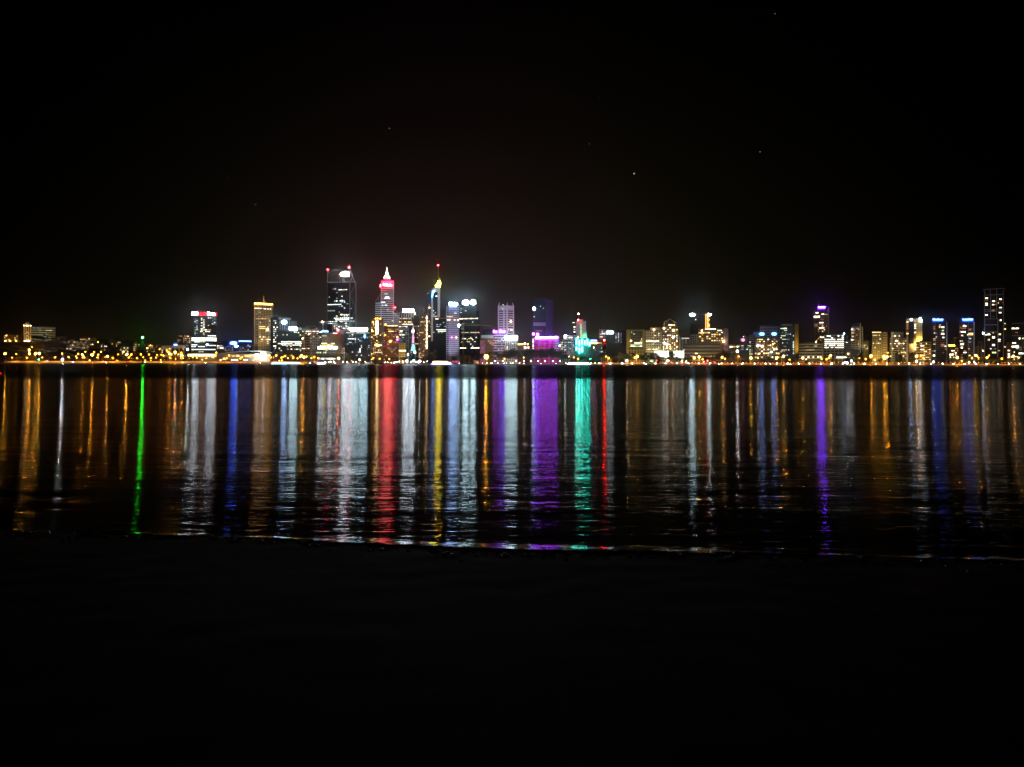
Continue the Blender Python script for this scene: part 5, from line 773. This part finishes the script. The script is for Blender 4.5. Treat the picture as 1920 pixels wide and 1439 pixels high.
# big figs in the park, middle
for x, y, w_, s_ in ((905, 661, 16, 1), (925, 657, 20, 0), (938, 661, 16, 2), (950, 656, 20, 1), (962, 652, 22, 0), (976, 655, 22, 1), (990, 652, 24, 0), (1004, 654, 22, 1), (1018, 653.5, 22, 0), (1032, 651, 26, 0), (1046, 654, 24, 0), (1058, 662, 18, 0)): tree(x, y, 1472 + rnd.uniform(0, 16), w_, 'fig', s_)
for x, y, w_ in ((1078, 670, 16), (1092, 666, 14), (1104, 668, 16), (1116, 666, 14), (1126, 660, 12), (1147, 662, 16), (1160, 661, 18), (1174, 663, 16), (1186, 662, 14), (1203, 664, 16), (1216, 661, 18), (1240, 668, 18), (1270, 668, 14), (1290, 667, 16), (1322, 668, 16), (1336, 669, 14), (1347, 662, 16), (1362, 655.5, 18), (1372, 660, 16)): tree(x, y, 1474 + rnd.uniform(0, 14), w_, rnd.choice(('fig', 'gum')), rnd.choice((0, 0, 1)))
tree(1234.5, 664, 1470, 7, 'pine', 0); tree(1259.5, 659, 1480, 15, 'gum', 0); tree(1228, 660, 1486, 14, 'fig', 0)
for x, y, w_, k in ((1395, 674, 12, 'fig'), (1430, 672, 14, 'fig'), (1444, 671, 14, 'gum'), (1478, 674, 12, 'fig'), (1492, 664, 12, 'gum'), (1512, 674, 14, 'fig'), (1526, 676, 12, 'fig'), (1566, 674, 14, 'fig'), (1600, 668, 14, 'gum'), (1614, 654, 8, 'cypress'), (1628, 668, 12, 'fig'), (1650, 672, 12, 'fig'), (1682, 662, 6, 'cypress'), (1688, 664, 6, 'cypress'), (1693, 670, 8, 'gum'), (1708, 660, 11, 'gum'), (1737, 674, 14, 'fig'), (1762, 671, 14, 'fig'), (1782, 672, 14, 'fig'), (1792, 668, 8, 'gum'), (1812, 673, 14, 'fig'), (1840, 672, 18, 'fig'), (1860, 672, 20, 'fig'), (1876, 670, 12, 'gum'), (1890, 674, 14, 'fig'), (1906, 674, 14, 'fig')): tree(x, y, 1476 + rnd.uniform(0, 12), w_, k, rnd.choice((0, 0, 1)))
for x, y, w_, k in ((424, 674, 14, 'fig'), (438, 676, 10, 'fig'), (452, 674, 12, 'gum'), (516, 665, 16, 'fig'), (530, 662, 14, 'gum'), (544, 663, 14, 'fig'), (556, 661, 16, 'fig'), (572, 663, 16, 'fig'), (592, 668, 12, 'fig'), (640, 664, 12, 'gum'), (652, 663, 12, 'fig'), (664, 666, 12, 'gum'), (684, 668, 12, 'fig'), (731, 668, 14, 'fig'), (742, 669, 12, 'fig'), (768, 657, 14, 'fig'), (758, 668, 14, 'fig'), (806, 662, 14, 'fig'), (815, 655, 16, 'gum'), (852, 668, 12, 'fig'), (868, 666, 12, 'gum'), (878, 664, 14, 'fig'), (890, 668, 12, 'gum')): tree(x, y, 1478 + rnd.uniform(0, 14), w_, k, rnd.choice((0, 1, 1)))
# hill
for i, (x, y, w_, k) in enumerate([(70, 629, 18, 'fig'), (80, 632, 14, 'gum'), (92, 640, 16, 'fig'), (62, 637, 10, 'gum'), (110, 637, 12, 'fig'), (122, 627.5, 6, 'cypress'), (134, 636, 12, 'fig'), (144, 633.5, 10, 'gum'), (187, 632, 12, 'gum'), (195, 634, 18, 'fig'), (203, 644, 12, 'fig'), (220, 636, 10, 'cypress'), (228, 643, 16, 'fig'), (236, 637, 16, 'fig'), (246, 638, 16, 'fig'), (256, 640, 14, 'fig'), (214, 650, 14, 'fig'), (178, 652, 16, 'fig'), (150, 655, 18, 'fig'), (128, 656, 20, 'fig'), (104, 652, 20, 'fig'), (88, 655, 20, 'fig'), (72, 656, 16, 'fig'), (46, 650, 20, 'fig'), (28, 646, 22, 'fig'), (12, 648, 22, 'fig'), (0, 652, 20, 'fig'), (36, 657, 20, 'fig'), (18, 657, 20, 'fig'), (50, 645, 14, 'gum'), (262, 650, 14, 'fig'), (284, 655, 14, 'gum'), (166, 657, 14, 'fig'), (193, 654, 12, 'fig')]):
    tree(x, y, 1560 + max(0, 662 - y) * 9, w_, k, 0)
for i in range(26):
    x = 6 + i * 14.5 + rnd.uniform(-3, 3)
    if 104 < x < 128: continue
    tree(x, 667 + rnd.uniform(-2, 4), 1476 + rnd.uniform(0, 12), rnd.uniform(9, 14), rnd.choice(('fig', 'gum')), rnd.choice((1, 1, 2)), desc='small lamplit tree by the freeway')
# palms
def frond_mesh(seed):
    r = random.Random(seed); bm = bmesh.new()
    for i in range(22):
        a = i * 2.4; L = r.uniform(.26, .36); up = r.uniform(-.1, .8); pts = []
        for j in range(6):
            t_ = j / 5; pts.append(Vector((math.cos(a) * L * t_, math.sin(a) * L * t_, .86 + up * L * t_ - .55 * L * t_ * t_ * 1.6)))
        sd = Vector((-math.sin(a), math.cos(a), 0))
        for j in range(5):
            w0 = .035 * (1 - j / 5.5); w1 = .035 * (1 - (j + 1) / 5.5)
            for q in (1, -1):
                bm.faces.new([bm.verts.new(v) for v in (pts[j], pts[j + 1], pts[j + 1] + sd * w1 * q - Vector((0, 0, w1 * .7)), pts[j] + sd * w0 * q - Vector((0, 0, w0 * .7)))])
    me = bpy.data.meshes.new('fronds'); bm.to_mesh(me); bm.free(); me.materials.append(foliage[2]); return me
bm = bmesh.new()
for i in range(7): bar(bm, (.006 * math.sin(i), 0, .125 * i - .02), (.006 * math.sin(i + 1), 0, .125 * (i + 1) - .02), .028 - .0015 * i, 7, .026 - .0015 * i)
ptm = bpy.data.meshes.new('trunk'); bm.to_mesh(ptm); bm.free(); ptm.materials.append(pbr('palm_bark', (.4, .3, .2), .9))
PF = [frond_mesh(1), frond_mesh(2)]
for x, y in ((872, 664), (880, 667), (864, 668), (1128, 669), (1132, 667), (1140, 666), (1145, 668.5), (1193, 667), (1197.5, 666.5), (1299, 669), (1304.5, 668.5), (1309, 668), (1313, 669.5), (1353, 668), (1380, 667), (1389, 668), (1408, 669), (1413, 672), (1384, 671), (1466, 667), (1555, 667.5), (1562, 669), (1509, 672), (1632, 668), (1644, 672), (1656, 668), (1834, 672), (1807, 672), (1100, 672), (1061, 672)):
    p = P(x, y, 1468); h = p.z - gz(p.x, 1468); e = empty('palm_tree', (p.x, 1468 + rnd.uniform(-3, 4), gz(p.x, 1468)), rnd.uniform(0, 6)); tag(e, None, 'palm tree', 'palms along the far shore')
    for n_, m_ in (('fronds', rnd.choice(PF)), ('trunk', ptm)):
        o = bpy.data.objects.new(n_, m_); C.objects.link(o); o.parent = e; o.scale = (h * .9, h * .9, h)
    later(e, x, 'lamplit palm')
# ------------------------------------------------------------------ cars on the riverside road
def car_meshes():
    bm = bmesh.new()
    prof = [(-2.2, .35), (-2.25, .75), (-1.5, .92), (-.8, 1.42), (.9, 1.45), (1.7, .98), (2.2, .9), (2.25, .4)]
    A = [bm.verts.new((x, -.88, z)) for x, z in prof]; B2 = [bm.verts.new((x, .88, z)) for x, z in prof]; n = len(prof)
    for i in range(n): bm.faces.new((A[i], A[(i + 1) % n], B2[(i + 1) % n], B2[i]))
    bm.faces.new(A[::-1]); bm.faces.new(B2); body = bpy.data.meshes.new('body'); bm.to_mesh(body); bm.free()
    bm = bmesh.new(); box(bm, -1.1, 1.2, -.9, .9, .98, 1.32); gl = bpy.data.meshes.new('side_windows'); bm.to_mesh(gl); bm.free(); gl.materials.append(pbr('car_glass', (.02, .02, .025), .15))
    bm = bmesh.new(); bar(bm, (0, -.12, 0), (0, .12, 0), .34, 14); wh = bpy.data.meshes.new('wheel'); bm.to_mesh(wh); bm.free(); wh.materials.append(pbr('tyre', (.02, .02, .02), .9))
    out = []
    for k, mt in (('headlight', emi('headlight', (1, .93, .8), 120)), ('tail_light', emi('tail_light', (1, .02, .01), 60))):
        bm = bmesh.new(); bmesh.ops.create_icosphere(bm, subdivisions=1, radius=.17); m_ = bpy.data.meshes.new(k); bm.to_mesh(m_); bm.free(); m_.materials.append(mt); out.append(m_)
    return body, gl, wh, out[0], out[1]
body, gl, wh, hl, tl = car_meshes(); BM = []
for n_, c in (('white', (.7, .7, .7)), ('silver', (.4, .4, .42)), ('red', (.4, .02, .02)), ('dark', (.03, .03, .04))):
    m_ = body.copy(); m_.materials.append(pbr('paint_' + n_, c, .3, .05)); BM.append((n_, m_))
for i in range(58):
    x = 604 + i * 22.6 + rnd.uniform(-8, 8)
    if i >= 46: x = 130 + (i - 46) * 36 + rnd.uniform(-9, 9)
    if 806 < x < 852 or 1068 < x < 1104: continue
    n_, m_ = BM[rnd.randrange(4)]; red = rnd.random() < .33; Y = 1458.5 if not red else 1463
    p = P(x, 682, Y); a = rnd.uniform(.5, .9) * (1 if red else -1) * rnd.choice((1, -1))
    e = empty('car', (p.x, Y, 1.66), (math.pi / 2 + a) if red else (-math.pi / 2 + a)); tag(e, None, 'car', 'cars along the riverside road')
    for nm, me, loc in [('body', m_, (0, 0, 0)), ('side_windows', gl, (0, 0, 0))] + [('wheel', wh, (sx, sy, .34)) for sx in (-1.35, 1.4) for sy in (-.8, .8)] + [('tail_light' if red else 'headlight', tl if red else hl, ((-2.3 if red else 2.3), sy, .75)) for sy in (-.62, .62)]:
        o = bpy.data.objects.new(nm, me); C.objects.link(o); o.parent = e; o.location = loc
    later(e, x, f'{n_} car with {"tail lights" if red else "headlights"} on')
for x, y, k, r, l in ((1258.5, 680, 'dimred', .5, 'red traffic signal over the road right of the glowing white wall'), (1326.5, 677, 'dimred', .85, 'large red traffic signal below the stepped amber block'), (1320, 679, 'redw', .6, 'pinkish red traffic signal just left of the large red one'), (1221.5, 677.5, 'sgreen', .6, 'green traffic signal left of the glowing white wall'), (1231, 677, 'dimred', .5, 'small red traffic signal beside the green one'), (1340, 679.5, 'dimred', .35, 'faint red signal right of the large red one'), (73, 674.6, 'sgreen', .5, 'green traffic signal on the left freeway'), (193, 678.5, 'dimred', .55, 'red signal low on the left freeway'), (88.5, 677.5, 'redw', .45, 'reddish signal left of the blinding floodlight'), (218, 676, 'dimred', .35, 'small red signal behind the green channel beacon'), (1107, 674, 'sgreen', .25, 'faint green signal right of the white ferry')):
    if k == 'sgreen': SG['sgreen'] = ((.03, 1, .3), 130)
    p = P(x, y, 1456.5); e = empty('traffic_signal', (p.x, 1456.5, 1.66)); tag(e, l, 'traffic signal', 'traffic signals on the far shore')
    h = p.z - 1.66; bm = bmesh.new(); bar(bm, (0, .3, 0), (0, .3, h), .1, 6); box(bm, -.35, .35, .05, .55, h - .9, h + .9); mk('pole', bm, DARK, e)
    bm = bmesh.new(); bmesh.ops.create_icosphere(bm, subdivisions=2, radius=r); q = mk('lens', bm, smat(k), e); q.location = (0, -.1, h)
e = empty('mooring_buoy', P(1, 703, 135)); e.location.z = 0; tag(e, 'red lit buoy floating at the left edge of the river', 'buoy')
bm = bmesh.new(); lathe(bm, [(.1, -.2), (.28, -.1), (.3, .12), (.12, .26)], 12); mk('float', bm, pbr('buoy_red', (.3, .02, .02), .5), e)
bm = bmesh.new(); bmesh.ops.create_icosphere(bm, subdivisions=2, radius=.09, matrix=Matrix.Translation((0, 0, .34))); mk('lantern', bm, emi('buoy_light', (1, .01, .01), 6), e)
# ------------------------------------------------------------------ boats
def hull(bm, L, W, H, sheer=.4):
    sec = []
    for i in range(9):
        t_ = i / 8; xx = -L / 2 + L * t_; w_ = W / 2 * (1 if t_ < .55 else math.sqrt(max(0.02, 1 - ((t_ - .55) / .45) ** 2))); zt = H + sheer * max(0, t_ - .4) * 1.5
        sec.append([bm.verts.new(v) for v in ((xx, -w_, zt), (xx, -w_ * .7, -.3), (xx, w_ * .7, -.3), (xx, w_, zt))])
    for a, b in zip(sec, sec[1:]):
        for i in range(4): bm.faces.new((a[i], a[(i + 1) % 4], b[(i + 1) % 4], b[i]))
    bm.faces.new(sec[0]); bm.faces.new(sec[-1][::-1])
paintw = pbr('boat_white', (.75, .75, .75), .35, .06)
def boat(label, x, Y, Lpx, kind, strips, name='ferry'):
    p = P(x, 682, Y); s_ = Y / F; L = Lpx * s_
    e = empty(name, (p.x, Y, 0)); tag(e, label, name.replace('_', ' '))
    bm = bmesh.new(); hull(bm, L, 6.5, 1.5); mk('hull', bm, paintw if kind != 'dark' else DARK, e)
    z = 1.52
    for k, (f, hh) in enumerate(((.8, 2.3), (.62, 2.2))[: 1 if kind in ('launch', 'dark') else 2]):
        bm = bmesh.new(); box(bm, -L / 2 * f, L / 2 * (f - .12), -2.6 + k * .3, 2.6 - k * .3, z, z + hh); mk('cabin', bm, paintw if kind != 'dark' else DARK, e); z += hh + .01
        bm = bmesh.new(); box(bm, -L / 2 * f - .5, L / 2 * (f - .1), -3, 3, z, z + .18); mk('deck_roof', bm, paintw, e); z += .2
    for (a, c, z0, z1, k) in strips:
        if k is None: continue
        n = max(1, int((c - a) / 3.2)); m_ = smat(k) if k in SG else wmat(k)
        for i in range(n):
            xa = (a + (c - a) * i / n) * s_ - L / 2; xb = (a + (c - a) * (i + .78) / n) * s_ - L / 2
            bm = bmesh.new(); box(bm, xa, xb, -3.35, -3.1, z0, z1); mk('cabin_light', bm, m_, e)
    bm = bmesh.new(); bar(bm, (0, 0, z), (0, 0, z + 3), .08, 5); mk('mast', bm, METAL, e)
SG['fpurp'] = ((.25, .08, 1), 10); SG['fsalm'] = ((1, .42, .2), 9); SG['fwhite'] = ((1, .9, .8), 14); SG['fteal'] = ((.2, .9, 1), 5); SG['fblue'] = ((.05, .1, 1), 12)
boat('long party ferry with salmon cabin lights and violet blue strips at its waterline', 829, 1436, 42, 'ferry', [(0, 40, .25, 1.0, 'fpurp'), (4, 14, .2, .7, 'fblue'), (22, 37, .2, .8, 'fblue'), (3, 38, 2.0, 3.2, 'fwhite'), (4, 32, 4.3, 5.7, 'fsalm')])
boat('long low ferry glaring white along its whole cabin, right of the teal tubes park', 1086, 1440, 37, 'launch', [(0, 37, 1.7, 3.2, 'fwhite'), (8, 20, 3.4, 4.2, 'fwhite')])
boat('white launch moored left of the hotel with the vertical light', 693, 1440, 18, 'launch', [(3, 10, 2.2, 2.8, 'w')], 'launch')
boat('dark launch with a blue cabin glow moored below the low pale banded block', 603, 1438, 17, 'launch', [(2, 14, 1.9, 2.7, 'fblue'), (1, 16, .9, 1.4, 'fwhite')], 'launch')
boat('slim ferry with teal waterline glow at the foot of the round signed block', 540, 1438, 60, 'launch', [(0, 30, .3, .9, 'fteal'), (2, 54, 1.6, 2.6, 'fwhite')])
boat('unlit dark barge left of the launch with the blue cabin glow', 583, 1434, 16, 'dark', [(6, 8.5, 1.2, 2.6, 'fwhite')], 'barge')
boat('unlit dark barge moored right of the party ferry', 881, 1438, 15, 'dark', [(0, 2, 0, 1, None)], 'barge')
boat('small dark barge with a single lamp between two quays', 716, 1438, 10, 'dark', [(0, 2, 0, 1, None)], 'barge')
bst = Bld('quay_kiosk', 'salmon lit waterside pavilion with a thin canopy frame behind the party ferry', 'pavilion', 846, 862, 1475, 8); bst.prism('wall', plain((.4, .25, .22)), 675); bst.bars('canopy_frame', plain((.6, .4, .35)), [(836, 671.8, 862, 672.5), (846, 680, 846, 672), (861.5, 680, 861.5, 672.5)], .3, off=-4); bst.win(847, 861, 676, 681, 4, 1, 1, 'om')
bst = Bld('quay_kiosk', 'pale pink waterside pavilion left of the huge orange lamp', 'pavilion', 888, 898, 1475, 8); bst.prism('wall', plain((.6, .42, .42)), 677); bst.prism('flat_roof', plain((.6, .5, .5)), 676, 676.9, 887.5, 898.5, grow=.6); bst.win(889, 897, 678, 681, 3, 1, 1, 'ow')
settle()
# ------------------------------------------------------------------ thin haze volume, added to put halos round the lights
HAZE = (0.000024, .98)
bm = bmesh.new(); box(bm, -4300, 4300, -60, 9200, -5, 330)
hm = bpy.data.materials.new('haze'); hm.use_nodes = True; t = hm.node_tree; t.nodes.clear()
pv = N(t, 'ShaderNodeVolumePrincipled'); pv.inputs['Color'].default_value = (.9, .9, .9, 1); pv.inputs['Density'].default_value = HAZE[0]; pv.inputs['Anisotropy'].default_value = HAZE[1]
o = N(t, 'ShaderNodeOutputMaterial'); t.links.new(pv.outputs[0], o.inputs['Volume'])
tag(mk('haze', bm, hm), 'thin haze added over river and city to give the lights halos', 'haze', kind='stuff')
cy.volume_bounces = 0
